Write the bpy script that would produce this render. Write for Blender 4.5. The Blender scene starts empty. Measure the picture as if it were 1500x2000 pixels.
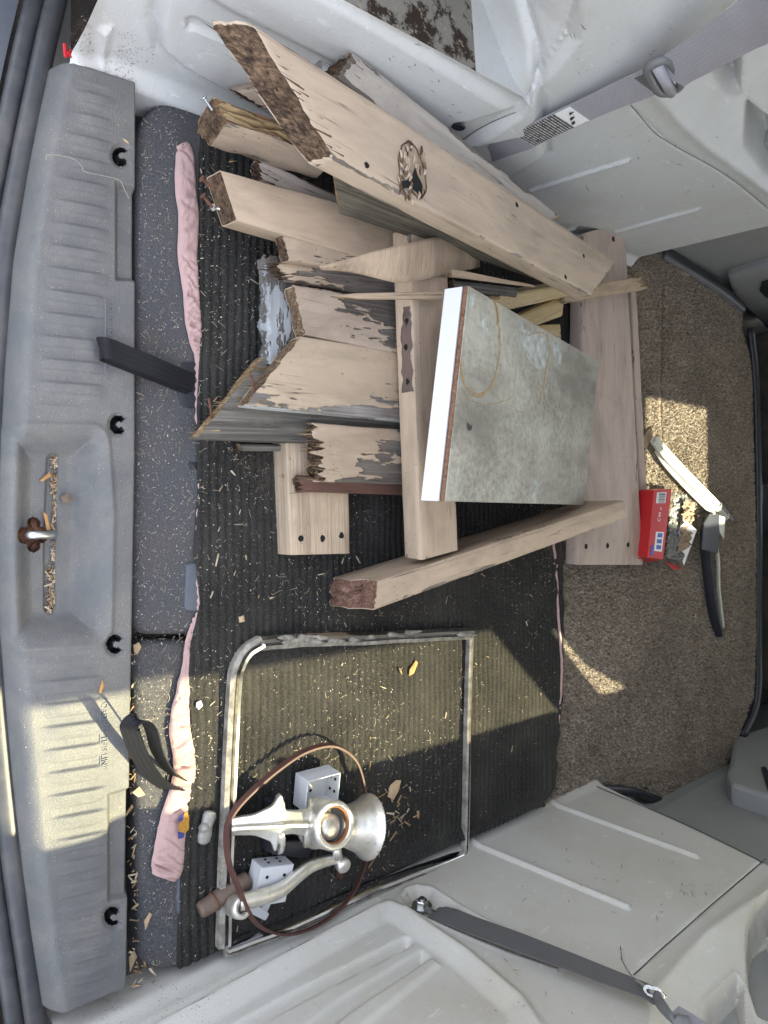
import bpy, bmesh, math, random
import numpy as np
from mathutils import Vector, Matrix, noise as mnoise

random.seed(7)
RNG = np.random.default_rng(11)
scene = bpy.context.scene
COL = scene.collection

# ------------------------------------------------------------------ camera, sky, sun, exposure
PITCH = math.radians(49.7)
CAM_H = 0.95                      # metres above the load floor
FPX = 1400.0                      # focal length for a 1500 x 2000 picture
cp, sp = math.cos(PITCH), math.sin(PITCH)
cam_d = bpy.data.cameras.new('camera')
cam = bpy.data.objects.new('camera', cam_d)
COL.objects.link(cam)
cam_d.sensor_fit = 'VERTICAL'
cam_d.sensor_height = 36.0
cam_d.lens = 36.0 * FPX / 2000.0
cam_d.clip_start = 0.02
cam_d.clip_end = 500.0
# the phone was held turned: picture right = forward in the van, picture down = the van's right side
ax = Vector((0, sp, cp)); ay = Vector((-1, 0, 0)); az = Vector((0, -cp, sp))
cam.matrix_world = Matrix(((ax.x, ay.x, az.x, 0.0), (ax.y, ay.y, az.y, 0.0), (ax.z, ay.z, az.z, CAM_H), (0, 0, 0, 1)))
scene.camera = cam

SUN_SX, SUN_SY = 0.50, 0.55       # metres a shadow shifts per metre of height, towards -x and -y
sun_from = Vector((SUN_SX, SUN_SY, 1.0)).normalized()
world = bpy.data.worlds.new('World')
scene.world = world
world.use_nodes = True
wn = world.node_tree.nodes
bg = wn.get('Background') or wn.new('ShaderNodeBackground')
sky = wn.new('ShaderNodeTexSky')
sky.sky_type = 'NISHITA'
sky.sun_disc = False
sky.sun_elevation = math.asin(sun_from.z)
sky.sun_rotation = math.atan2(sun_from.x, sun_from.y)
sky.air_density = 1.0
sky.dust_density = 2.2
sky.ozone_density = 1.0
hs = wn.new('ShaderNodeHueSaturation')          # the phone's white balance takes most of the blue out of the shade
hs.inputs['Saturation'].default_value = 0.42
world.node_tree.links.new(sky.outputs[0], hs.inputs['Color'])
world.node_tree.links.new(hs.outputs[0], bg.inputs[0])
bg.inputs[1].default_value = 0.15
sun_d = bpy.data.lights.new('sun', 'SUN')
sun_d.energy = 5.0
sun_d.angle = math.radians(0.6)
sun_d.color = (1.0, 0.95, 0.87)
sun = bpy.data.objects.new('sun', sun_d)
COL.objects.link(sun)
sun.rotation_euler = (-sun_from).to_track_quat('-Z', 'Y').to_euler()
sun.location = (2, 2, 5)
vs = scene.view_settings
vs.view_transform = 'Standard'
vs.look = 'None'
vs.gamma = 1.0
vs.use_curve_mapping = False
vs.exposure = 2.55
scene.render.engine = 'CYCLES'
scene.cycles.max_bounces = 8
scene.cycles.diffuse_bounces = 4
scene.cycles.transparent_max_bounces = 10
scene.cycles.use_denoising = True
scene.cycles.sample_clamp_indirect = 8.0
scene.cycles.caustics_reflective = False
scene.cycles.caustics_refractive = False

# ------------------------------------------------------------------ survey: picture point -> place in the van
def ray(px, py):
    v = (px - 750.0) / FPX; u = (py - 1000.0) / FPX
    return u, cp + v * sp, -sp + v * cp
def P(px, py, z=0.0):
    dx, dy, dz = ray(px, py)
    t = (z - CAM_H) / dz
    return Vector((dx * t, dy * t, z))
def on_plane(px, py, p0, n):
    d = Vector(ray(px, py)); o = Vector((0, 0, CAM_H))
    t = (Vector(p0) - o).dot(n) / d.dot(n)
    return o + d * t
def PY(px, py, y):
    dx, dy, dz = ray(px, py)
    t = y / dy
    return Vector((dx * t, y, CAM_H + dz * t))

# ------------------------------------------------------------------ object helpers
WORLD = {}
def link(name, me, mats, parent=None, label=None, cat=None, group=None, kind=None, mw=None, smooth=False):
    o = bpy.data.objects.new(name, me)
    COL.objects.link(o)
    if mats is not None:
        if not isinstance(mats, (list, tuple)): mats = [mats]
        for m in mats: me.materials.append(m)
    WORLD[o.name] = mw if mw is not None else Matrix.Identity(4)
    if mw is not None: o.matrix_world = mw
    if parent is not None:
        o.parent = parent
        o.matrix_parent_inverse = WORLD[parent.name].inverted()
    tag(o, label, cat, group, kind)
    if smooth and hasattr(me, 'polygons') and len(me.polygons):
        me.polygons.foreach_set('use_smooth', [True] * len(me.polygons))
    return o
def tag(o, label=None, cat=None, group=None, kind=None):
    if label: o['label'] = label
    if cat: o['category'] = cat
    if group: o['group'] = group
    if kind: o['kind'] = kind
    return o
def empty(name, loc, label=None, cat=None, group=None):
    o = bpy.data.objects.new(name, None)
    o.empty_display_size = 0.02
    COL.objects.link(o)
    o.location = loc
    WORLD[o.name] = Matrix.Translation(Vector(loc))
    return tag(o, label, cat, group)
def mesh_from(verts, faces, fmat=None):
    me = bpy.data.meshes.new('m')
    me.from_pydata([tuple(v) for v in verts], [], faces)
    if fmat is not None: me.polygons.foreach_set('material_index', fmat)
    me.update()
    return me
def mesh_np(V, F):
    """V (n,3) float, F (m,4) or (m,3) int"""
    me = bpy.data.meshes.new('m')
    k = F.shape[1]
    me.vertices.add(len(V)); me.vertices.foreach_set('co', np.asarray(V, np.float32).ravel())
    me.loops.add(F.size); me.loops.foreach_set('vertex_index', F.astype(np.int32).ravel())
    me.polygons.add(len(F))
    me.polygons.foreach_set('loop_start', np.arange(0, F.size, k, dtype=np.int32))
    me.polygons.foreach_set('loop_total', np.full(len(F), k, dtype=np.int32))
    me.update(calc_edges=True)
    return me
def from_bm(bm):
    me = bpy.data.meshes.new('m'); bm.to_mesh(me); bm.free(); return me
def auto_smooth(o, deg=35):
    me = o.data
    me.polygons.foreach_set('use_smooth', [True] * len(me.polygons))
    try: me.set_sharp_from_angle(angle=math.radians(deg))
    except Exception: pass
    return o
def grid_faces(nu, nv, wrap_v=False, flip=False):
    i, j = np.meshgrid(np.arange(nu - 1), np.arange(nv if wrap_v else nv - 1), indexing='ij')
    j2 = (j + 1) % nv
    a = i * nv + j; b = (i + 1) * nv + j; c = (i + 1) * nv + j2; d = i * nv + j2
    F = np.stack([a, b, c, d], -1).reshape(-1, 4)
    return F[:, ::-1] if flip else F
def catmull(pts, n):
    pts = [Vector(p) for p in pts]
    q = [2 * pts[0] - pts[1]] + pts + [2 * pts[-1] - pts[-2]]
    seg = len(pts) - 1
    out = []
    for k in range(n):
        t = k / (n - 1) * seg
        i = min(int(t), seg - 1); f = t - i
        a, b, c, d = q[i], q[i + 1], q[i + 2], q[i + 3]
        out.append(0.5 * ((2 * b) + (c - a) * f + (2 * a - 5 * b + 4 * c - d) * f * f + (3 * b - a - 3 * c + d) * f ** 3))
    return out
def frames(path, up):
    up = Vector(up); out = []
    n = len(path)
    for i, p in enumerate(path):
        t = (path[min(i + 1, n - 1)] - path[max(i - 1, 0)]).normalized()
        s = t.cross(up)
        s = s.normalized() if s.length > 1e-6 else Vector((1, 0, 0))
        out.append((p, t, s, s.cross(t).normalized()))
    return out
def tube(path, rad, nseg=10, up=(0, 0, 1), flat=1.0, cap=True, closed=False):
    """swept round or flattened tube; rad may be a list"""
    n = len(path); V = []; F = []
    if closed:
        fr = []
        for i, p in enumerate(path):
            t = (path[(i + 1) % n] - path[i - 1]).normalized(); s = t.cross(Vector(up)).normalized()
            fr.append((p, t, s, s.cross(t)))
    else: fr = frames(path, up)
    for i, (p, t, s, u) in enumerate(fr):
        r = rad[i] if isinstance(rad, (list, tuple)) else rad
        for k in range(nseg):
            a = 2 * math.pi * k / nseg
            V.append(p + s * (math.cos(a) * r) + u * (math.sin(a) * r * flat))
    m = n if closed else n - 1
    for i in range(m):
        i2 = (i + 1) % n
        for k in range(nseg):
            k2 = (k + 1) % nseg
            F.append((i * nseg + k, i * nseg + k2, i2 * nseg + k2, i2 * nseg + k))
    if cap and not closed:
        F.append(tuple(range(nseg))[::-1]); F.append(tuple((n - 1) * nseg + k for k in range(nseg)))
    return V, F
def sweep(path, prof, up=(0, 0, 1), cap=True, scale=None):
    """closed profile [(side, up)] swept along a path"""
    n = len(path); m = len(prof); V = []; F = []
    for i, (p, t, s, u) in enumerate(frames(path, up)):
        k = scale[i] if scale else 1.0
        for a, b in prof: V.append(p + s * (a * k) + u * (b * k))
    for i in range(n - 1):
        for k in range(m):
            k2 = (k + 1) % m
            F.append((i * m + k, i * m + k2, (i + 1) * m + k2, (i + 1) * m + k))
    if cap:
        F.append(tuple(range(m))[::-1]); F.append(tuple((n - 1) * m + k for k in range(m)))
    return V, F
def ribbon(path, widths, wdir, th, across=5, crown=0.0, edge=None):
    """flat strap: path of centres, wdir unit vector (or list), thickness th, UVs in metres"""
    n = len(path); V = []; UV = []
    L = 0.0; acc = [0.0]
    for i in range(1, n): L += (path[i] - path[i - 1]).length; acc.append(L)
    for i, p in enumerate(path):
        w = widths[i] if isinstance(widths, (list, tuple)) else widths
        d = Vector(wdir[i]) if isinstance(wdir, list) else Vector(wdir)
        t = (path[min(i + 1, n - 1)] - path[max(i - 1, 0)]).normalized()
        d = (d - t * d.dot(t)).normalized()
        nn = t.cross(d).normalized()
        ring = []
        for k in range(across):
            s = k / (across - 1) - 0.5
            ring.append((p + d * (w * s) + nn * (th * 0.5 + crown * (1 - 4 * s * s)), s))
        for k in reversed(range(across)):
            s = k / (across - 1) - 0.5
            ring.append((p + d * (w * s) - nn * (th * 0.5 - crown * (1 - 4 * s * s)), s))
        for q, s in ring: V.append(q); UV.append((acc[i], s * w))
    m = across * 2; F = []
    for i in range(n - 1):
        for k in range(m):
            k2 = (k + 1) % m
            F.append((i * m + k, (i + 1) * m + k, (i + 1) * m + k2, i * m + k2))
    F.append(tuple(range(m))); F.append(tuple((n - 1) * m + k for k in reversed(range(m))))
    me = mesh_from(V, F)
    uvl = me.uv_layers.new(name='uv')
    idx = np.zeros(len(me.loops), np.int32); me.loops.foreach_get('vertex_index', idx)
    uvl.data.foreach_set('uv', np.asarray(UV, np.float32)[idx].ravel())
    return me
def lathe(prof, nseg=40, closed=False):
    """profile [(r, h)] turned about local z"""
    V = []; F = []; n = len(prof)
    for r, h in prof:
        for k in range(nseg):
            a = 2 * math.pi * k / nseg; V.append(Vector((r * math.cos(a), r * math.sin(a), h)))
    rng = n if closed else n - 1
    for i in range(rng):
        i2 = (i + 1) % n
        for k in range(nseg):
            k2 = (k + 1) % nseg
            F.append((i * nseg + k, i * nseg + k2, i2 * nseg + k2, i2 * nseg + k))
    if not closed:
        if prof[0][0] > 1e-5: F.append(tuple(range(nseg))[::-1])
        if prof[-1][0] > 1e-5: F.append(tuple((n - 1) * nseg + k for k in range(nseg)))
    return V, F
def axis_matrix(p0, p1, up=(0, 0, 1)):
    """local z from p0 to p1"""
    z = (Vector(p1) - Vector(p0)).normalized()
    x = Vector(up).cross(z)
    x = x.normalized() if x.length > 1e-4 else Vector((1, 0, 0))
    y = z.cross(x)
    return Matrix(((x.x, y.x, z.x, p0[0]), (x.y, y.y, z.y, p0[1]), (x.z, y.z, z.z, p0[2]), (0, 0, 0, 1)))
def prism_mesh(poly, z0, z1, bev=0.0, seg=3):
    """polygon [(x,y)] between heights, top edge rounded"""
    bm = bmesh.new()
    lo = [bm.verts.new((x, y, z0)) for x, y in poly]
    hi = [bm.verts.new((x, y, z1)) for x, y in poly]
    n = len(poly)
    for i in range(n): bm.faces.new((lo[i], lo[(i + 1) % n], hi[(i + 1) % n], hi[i]))
    top = bm.faces.new(hi); bm.faces.new(lo[::-1])
    bmesh.ops.recalc_face_normals(bm, faces=bm.faces)
    if bev > 0:
        bmesh.ops.bevel(bm, geom=list(top.edges), offset=bev, segments=seg, profile=0.5, affect='EDGES')
    return from_bm(bm)
def box_mesh(sx, sy, sz, bev=0.0, seg=2, centre=(0, 0, 0)):
    bm = bmesh.new()
    bmesh.ops.create_cube(bm, size=1.0)
    for v in bm.verts: v.co = Vector((v.co.x * sx + centre[0], v.co.y * sy + centre[1], v.co.z * sz + centre[2]))
    if bev > 0: bmesh.ops.bevel(bm, geom=list(bm.edges), offset=bev, segments=seg, profile=0.5, affect='EDGES')
    return from_bm(bm)
def round_poly(pts, r, n=6):
    """round every corner of a closed 2-D polygon"""
    out = []; m = len(pts)
    for i in range(m):
        a, b, c = Vector(pts[i - 1]), Vector(pts[i]), Vector(pts[(i + 1) % m])
        rr = r[i] if isinstance(r, (list, tuple)) else r
        if rr <= 0: out.append(tuple(b)); continue
        d1 = (a - b); d2 = (c - b)
        k = min(rr, d1.length * 0.45, d2.length * 0.45)
        p = b + d1.normalized() * k; q = b + d2.normalized() * k
        for j in range(n + 1):
            t = j / n
            out.append(tuple((1 - t) ** 2 * p + 2 * t * (1 - t) * b + t * t * q))
    return out
def sdf(poly, X, Y):
    """signed distance to a polygon, negative inside (numpy arrays)"""
    poly = np.asarray(poly, float)
    d = np.full(X.shape, 1e9); inside = np.zeros(X.shape, bool)
    n = len(poly)
    for i in range(n):
        ax_, ay_ = poly[i - 1]; bx_, by_ = poly[i]
        ex, ey = bx_ - ax_, by_ - ay_
        t = np.clip(((X - ax_) * ex + (Y - ay_) * ey) / max(ex * ex + ey * ey, 1e-12), 0, 1)
        d = np.minimum(d, np.hypot(X - ax_ - t * ex, Y - ay_ - t * ey))
        cond = (ay_ > Y) != (by_ > Y)
        with np.errstate(divide='ignore', invalid='ignore'):
            xi = (bx_ - ax_) * (Y - ay_) / (by_ - ay_ if abs(by_ - ay_) > 1e-12 else 1e-12) + ax_
        inside ^= cond & (X < xi)
    return np.where(inside, -d, d)
def dist_line(pts, X, Y):
    d = np.full(X.shape, 1e9)
    for (ax_, ay_), (bx_, by_) in zip(pts[:-1], pts[1:]):
        ex, ey = bx_ - ax_, by_ - ay_
        t = np.clip(((X - ax_) * ex + (Y - ay_) * ey) / max(ex * ex + ey * ey, 1e-12), 0, 1)
        d = np.minimum(d, np.hypot(X - ax_ - t * ex, Y - ay_ - t * ey))
    return d
def sstep(e0, e1, x):
    t = np.clip((x - e0) / (e1 - e0), 0, 1)
    return t * t * (3 - 2 * t)
def vnoise(X, Y, scale, seed=0, octv=3):
    """cheap value noise on numpy arrays, about -1..1"""
    out = np.zeros(X.shape); amp = 1.0; tot = 0
    for o in range(octv):
        x = X * scale * 2 ** o + seed * 17.3; y = Y * scale * 2 ** o - seed * 9.1
        xi = np.floor(x); yi = np.floor(y); fx = x - xi; fy = y - yi
        fx = fx * fx * (3 - 2 * fx); fy = fy * fy * (3 - 2 * fy)
        def h(a, b):
            s = np.sin(a * 127.1 + b * 311.7 + seed * 74.7 + o * 13.1) * 43758.5453
            return (s - np.floor(s)) * 2 - 1
        out += amp * ((h(xi, yi) * (1 - fx) + h(xi + 1, yi) * fx) * (1 - fy) + (h(xi, yi + 1) * (1 - fx) + h(xi + 1, yi + 1) * fx) * fy)
        tot += amp; amp *= 0.5
    return out / tot

# ------------------------------------------------------------------ materials
class NT:
    def __init__(self, name):
        self.m = bpy.data.materials.new(name); self.m.use_nodes = True
        self.t = self.m.node_tree; self.n = self.t.nodes
        self.b = self.n.get('Principled BSDF'); self.out = self.n.get('Material Output')
        self.co = self.n.new('ShaderNodeTexCoord')
    def lk(self, a, b): self.t.links.new(a, b)
    def mapv(self, scale=(1, 1, 1), src='Object', loc=(0, 0, 0)):
        mp = self.n.new('ShaderNodeMapping')
        mp.inputs['Scale'].default_value = scale; mp.inputs['Location'].default_value = loc
        self.lk(self.co.outputs[src], mp.inputs['Vector']); return mp.outputs[0]
    def noise(self, vec, scale, detail=4, rough=0.6, dist=0.0):
        x = self.n.new('ShaderNodeTexNoise'); x.inputs['Scale'].default_value = scale
        x.inputs['Detail'].default_value = detail; x.inputs['Roughness'].default_value = rough
        x.inputs['Distortion'].default_value = dist
        self.lk(vec, x.inputs['Vector']); return x.outputs['Fac']
    def voro(self, vec, scale, feature='F1', out='Distance', rnd=1.0):
        x = self.n.new('ShaderNodeTexVoronoi'); x.feature = feature
        x.inputs['Scale'].default_value = scale; x.inputs['Randomness'].default_value = rnd
        self.lk(vec, x.inputs['Vector']); return x.outputs[out]
    def wave(self, vec, scale, dist=2.0, detail=2, dscale=1.0, direction='X'):
        x = self.n.new('ShaderNodeTexWave'); x.bands_direction = direction
        x.inputs['Scale'].default_value = scale; x.inputs['Distortion'].default_value = dist
        x.inputs['Detail'].default_value = detail; x.inputs['Detail Scale'].default_value = dscale
        self.lk(vec, x.inputs['Vector']); return x.outputs['Fac']
    def ramp(self, fac, stops, interp='LINEAR'):
        r = self.n.new('ShaderNodeValToRGB'); cr = r.color_ramp; cr.interpolation = interp
        while len(cr.elements) < len(stops): cr.elements.new(0.5)
        for e, (p, c) in zip(cr.elements, stops):
            e.position = p
            if not isinstance(c, (tuple, list)): c = (c, c, c)
            e.color = (c[0], c[1], c[2], 1)
        self.lk(fac, r.inputs[0]); return r.outputs[0]
    def mix(self, fac, a, b, mode='MIX'):
        x = self.n.new('ShaderNodeMix'); x.data_type = 'RGBA'; x.blend_type = mode
        if isinstance(fac, (int, float)): x.inputs[0].default_value = fac
        else: self.lk(fac, x.inputs[0])
        for v, i in ((a, 6), (b, 7)):
            if isinstance(v, (tuple, list)): x.inputs[i].default_value = (v[0], v[1], v[2], 1)
            else: self.lk(v, x.inputs[i])
        return x.outputs[2]
    def math(self, op, a, b=0.0, clamp=False):
        x = self.n.new('ShaderNodeMath'); x.operation = op; x.use_clamp = clamp
        for v, i in ((a, 0), (b, 1)):
            if isinstance(v, (int, float)): x.inputs[i].default_value = v
            else: self.lk(v, x.inputs[i])
        return x.outputs[0]
    def sep(self, vec):
        x = self.n.new('ShaderNodeSeparateXYZ'); self.lk(vec, x.inputs[0]); return x.outputs
    def bump(self, h, strength=0.3, dist=0.002, prev=None):
        x = self.n.new('ShaderNodeBump'); x.inputs['Strength'].default_value = strength
        x.inputs['Distance'].default_value = dist; self.lk(h, x.inputs['Height'])
        if prev is not None: self.lk(prev, x.inputs['Normal'])
        return x.outputs[0]
    def set(self, col=None, rough=None, metal=None, normal=None, spec=None, **kw):
        b = self.b
        for v, k in ((col, 'Base Color'), (rough, 'Roughness'), (metal, 'Metallic'), (spec, 'Specular IOR Level')):
            if v is None: continue
            if isinstance(v, (int, float)): b.inputs[k].default_value = v
            elif isinstance(v, (tuple, list)): b.inputs[k].default_value = (v[0], v[1], v[2], 1)
            else: self.lk(v, b.inputs[k])
        if normal is not None: self.lk(normal, b.inputs['Normal'])
        for k, v in kw.items(): b.inputs[k].default_value = v
        return self.m

def plastic(name, col, rough=0.5, grain=700.0, gstr=0.25, dirt=(0.35, 0.3, 0.26), dirt_amt=0.25, dust=0.0, dust_col=(0.45, 0.42, 0.38)):
    t = NT(name); v = t.mapv()
    big = t.noise(v, 5.0, 6, 0.65)
    c = t.mix(t.math('MULTIPLY', t.ramp(big, [(0.45, 0), (0.75, 1)]), dirt_amt), col, tuple(a * b for a, b in zip(col, (dirt[0] * 2, dirt[1] * 2, dirt[2] * 2))))
    tone = t.noise(v, 1.7, 3, 0.5)
    c = t.mix(t.math('MULTIPLY', tone, 0.14), c, tuple(x * 0.72 for x in col))
    # thin scuffs, long and few
    sc = t.noise(t.mapv((14, 90, 22)), 3.0, 3, 0.7, 0.6)
    c = t.mix(t.math('MULTIPLY', t.ramp(sc, [(0.62, 0), (0.70, 1)]), 0.36), c, tuple(x * 0.55 for x in col))
    sc2 = t.noise(t.mapv((70, 12, 30)), 2.3, 3, 0.7, 0.4)
    c = t.mix(t.math('MULTIPLY', t.ramp(sc2, [(0.63, 0), (0.71, 1)]), 0.30), c, tuple(min(1, x * 1.5) for x in col))
    # specks of grit
    vd = t.voro(v, 130.0)
    pick = t.noise(v, 26.0, 2, 0.6)
    spk = t.math('MULTIPLY', t.ramp(vd, [(0.06, 1), (0.13, 0)]), t.ramp(pick, [(0.52, 0), (0.62, 1)]))
    c = t.mix(t.math('MULTIPLY', spk, 0.55), c, (0.06, 0.045, 0.035))
    if dust > 0:
        dn = t.noise(v, 9.0, 7, 0.72, 0.4)
        c = t.mix(t.math('MULTIPLY', t.ramp(dn, [(0.42, 0), (0.78, 1)]), dust), c, dust_col)
        fd = t.voro(v, 320.0)
        c = t.mix(t.math('MULTIPLY', t.math('MULTIPLY', t.ramp(fd, [(0.08, 1), (0.16, 0)]), t.ramp(dn, [(0.45, 0), (0.6, 1)])), 0.7), c, (0.55, 0.52, 0.47))
    g = t.voro(v, grain)
    nb = t.bump(g, gstr, 0.0006)
    nb = t.bump(t.noise(v, 60.0, 3), 0.06, 0.002, nb)
    r = t.math('ADD', t.math('MULTIPLY', big, 0.2), rough - 0.1)
    return t.set(c, r, 0.0, nb, 0.4)

def wood(name, paint=(0.60, 0.47, 0.36), peel=0.2, bare=(0.27, 0.23, 0.19), dark=(0.07, 0.055, 0.045), seed=0.0, tilt=0.0, tilt_axis=0, grainy=1.0, gloss=0.55, dirty=0.35, film=False, cracks=0.8):
    """painted lumber: grain runs along local x; peel is the bare share, tilt pushes it towards one end"""
    t = NT(name)
    v = t.mapv((1, 1, 1), loc=(seed * 3.7, seed * 1.3, seed * 2.1))
    vg = t.mapv((1.3, 78, 78), loc=(seed, seed * 2, seed * 3))
    vf = t.mapv((7, 300, 300), loc=(seed, seed * 2, seed * 3))
    at = t.n.new('ShaderNodeAttribute'); at.attribute_name = 'edge'; edge = at.outputs['Fac']
    g1 = t.noise(vg, 1.6, 5, 0.6, 0.5); g2 = t.noise(vf, 1.0, 3, 0.6, 0.2)
    wcol = t.mix(t.ramp(g1, [(0.30, 0), (0.66, 1)]), dark, bare)
    wcol = t.mix(t.math('MULTIPLY', t.ramp(g2, [(0.40, 1), (0.58, 0)]), 0.55), wcol, dark)
    wcol = t.mix(t.ramp(t.noise(v, 9.0, 4), [(0.4, 0), (0.75, 0.45)]), wcol, tuple(min(1, x * 1.7) for x in bare))
    # paint film
    pn = t.noise(t.mapv((4, 9, 9), loc=(seed * 5, seed, 0)), 2.2, 7, 0.68, 0.8)
    pcol = t.mix(t.math('MULTIPLY', t.ramp(pn, [(0.45, 0), (0.8, 1)]), dirty), paint, tuple(x * y for x, y in zip(paint, (0.62, 0.58, 0.55))))
    st = t.noise(t.mapv((2, 60, 60), loc=(seed, 7, seed)), 1.4, 3, 0.6)
    pcol = t.mix(t.math('MULTIPLY', t.ramp(st, [(0.52, 0), (0.70, 1)]), 0.15 * grainy), pcol, tuple(x * 0.62 for x in paint))
    pcol = t.mix(t.math('MULTIPLY', t.ramp(g1, [(0.30, 1), (0.42, 0)]), 0.12 * grainy), pcol, tuple(x * 0.55 for x in paint))
    sp_ = t.math('MULTIPLY', t.ramp(t.voro(v, 95.0), [(0.07, 1), (0.14, 0)]), t.ramp(t.noise(v, 14.0, 2), [(0.50, 0), (0.60, 1)]))
    pcol = t.mix(t.math('MULTIPLY', sp_, 0.8), pcol, (0.05, 0.035, 0.025))
    # grey grime in soft patches, and long fine cracks along the grain
    gm = t.noise(t.mapv((3.5, 11, 11), loc=(seed * 1.7, 2, seed)), 1.6, 6, 0.66, 0.5)
    pcol = t.mix(t.math('MULTIPLY', t.ramp(gm, [(0.44, 0), (0.70, 1)]), 0.55), pcol, (paint[0] * 0.42, paint[1] * 0.44, paint[2] * 0.46))
    fade = t.noise(v, 4.5, 3, 0.5)
    pcol = t.mix(t.math('MULTIPLY', t.ramp(fade, [(0.5, 0), (0.75, 1)]), 0.3), pcol, tuple(min(1, x * 1.18) for x in paint))
    cn = t.noise(t.mapv((1.1, 42, 42), loc=(seed * 2.9, seed, 4)), 1.0, 3, 0.55, 0.35)
    ck = t.ramp(t.math('ABSOLUTE', t.math('SUBTRACT', cn, 0.5)), [(0.0015, 1), (0.0045, 0)])
    ck = t.math('MULTIPLY', ck, t.ramp(t.noise(t.mapv((5, 14, 14), loc=(seed, 8, 1)), 1.3, 2), [(0.50, 0), (0.58, 1)]))
    pcol = t.mix(t.math('MULTIPLY', ck, cracks), pcol, (0.06, 0.045, 0.035))
    wcol = t.mix(t.math('MULTIPLY', ck, 0.8), wcol, (0.02, 0.016, 0.013))
    # peeling
    m = t.noise(t.mapv((7, 24, 24), loc=(seed * 2.3, seed * 4.1, seed)), 1.5, 8, 0.62, 0.35)
    if tilt:
        ax_ = t.sep(t.co.outputs['Object'])[tilt_axis]
        m = t.math('ADD', m, t.math('MULTIPLY', ax_, tilt))
    m = t.math('ADD', m, t.math('MULTIPLY', edge, 0.15))
    th = 0.78 - 0.55 * peel
    mask = t.ramp(m, [(th, 0), (th + 0.012, 1)])
    if film:
        ap = t.n.new('ShaderNodeAttribute'); ap.attribute_name = 'peelv'
        mask = t.ramp(ap.outputs['Fac'], [(0.42, 1), (0.58, 0)])
    rim = t.ramp(m, [(th - 0.03, 0), (th - 0.004, 1), (th + 0.002, 0)])
    col = t.mix(mask, pcol, wcol)
    col = t.mix(t.math('MULTIPLY', rim, 0.0 if film else 0.35), col, tuple(min(1, x * 1.15) for x in paint))
    hgt = t.math('ADD', t.math('MULTIPLY', mask, -1.0), t.math('MULTIPLY', t.math('MULTIPLY', g2, mask), 0.9))
    nb = t.bump(hgt, 1.0, 0.0022)
    nb = t.bump(ck, 0.6, -0.0015, nb)
    nb = t.bump(t.noise(vf, 1.0, 2), 0.40 * grainy, 0.0009, nb)
    nb = t.bump(g1, 0.45 * grainy, 0.0014, nb)
    nb = t.bump(t.noise(v, 45.0, 4), 0.12, 0.002, nb)
    r = t.math('ADD', t.math('MULTIPLY', mask, 0.25), gloss)
    return t.set(col, r, 0.0, nb, 0.35)

def end_grain(name, a=(0.30, 0.21, 0.13), b=(0.10, 0.065, 0.045), seed=0.0):
    t = NT(name); v = t.mapv(loc=(seed, seed * 2, 0))
    w = t.noise(t.mapv((9, 190, 110), loc=(seed, seed, seed)), 1.0, 5, 0.6, 0.5)
    n = t.noise(t.mapv((14, 60, 60), loc=(seed, seed * 2, 0)), 1.0, 5, 0.65)
    n2 = t.noise(t.mapv((40, 330, 330), loc=(seed, 3, 0)), 1.0, 3, 0.65)
    c = t.mix(t.ramp(t.math('ADD', t.math('MULTIPLY', w, 0.65), t.math('MULTIPLY', n, 0.35)), [(0.38, 0), (0.62, 1)]), b, a)
    c = t.mix(t.ramp(n2, [(0.38, 0.75), (0.6, 0)]), c, tuple(x * 0.4 for x in b))
    c = t.mix(t.ramp(t.noise(v, 16.0, 4), [(0.55, 0), (0.75, 0.6)]), c, tuple(min(1, x * 1.8) for x in a))
    nb = t.bump(t.math('ADD', n, n2), 0.8, 0.002)
    return t.set(c, 0.85, 0.0, nb, 0.2)

def simple(name, col, rough=0.5, metal=0.0, nscale=40.0, namt=0.25, bump=0.1, dark=None, spec=0.4, src='Object', bdist=0.002):
    t = NT(name); v = t.mapv(src=src)
    n = t.noise(v, nscale, 5, 0.65)
    d = dark or tuple(x * 0.5 for x in col)
    c = t.mix(t.math('MULTIPLY', t.ramp(n, [(0.4, 0), (0.7, 1)]), namt), col, d)
    nb = t.bump(n, bump, bdist)
    return t.set(c, t.math('ADD', t.math('MULTIPLY', n, 0.2), rough - 0.1), metal, nb, spec)

def felt(name, col, fine=420.0, speck=0.5, brown=0.25):
    t = NT(name); v = t.mapv()
    n = t.noise(v, fine, 4, 0.75); n2 = t.noise(v, 7.0, 5, 0.6)
    c = t.mix(t.ramp(n, [(0.3, 0), (0.7, 1)]), tuple(x * 0.45 for x in col), tuple(min(1, x * 1.45) for x in col))
    c = t.mix(t.math('MULTIPLY', t.ramp(n2, [(0.42, 0), (0.72, 1)]), brown), c, (0.16, 0.125, 0.095))
    sv = t.math('MULTIPLY', t.ramp(t.voro(v, 170.0), [(0.07, 1), (0.12, 0)]), t.ramp(t.noise(v, 18.0, 3), [(0.48, 0), (0.6, 1)]))
    c = t.mix(t.math('MULTIPLY', sv, speck), c, (0.50, 0.44, 0.36))
    nb = t.bump(n, 0.7, 0.003); nb = t.bump(t.noise(v, 90.0, 3), 0.3, 0.004, nb)
    return t.set(c, 0.95, 0.0, nb, 0.15)

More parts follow.
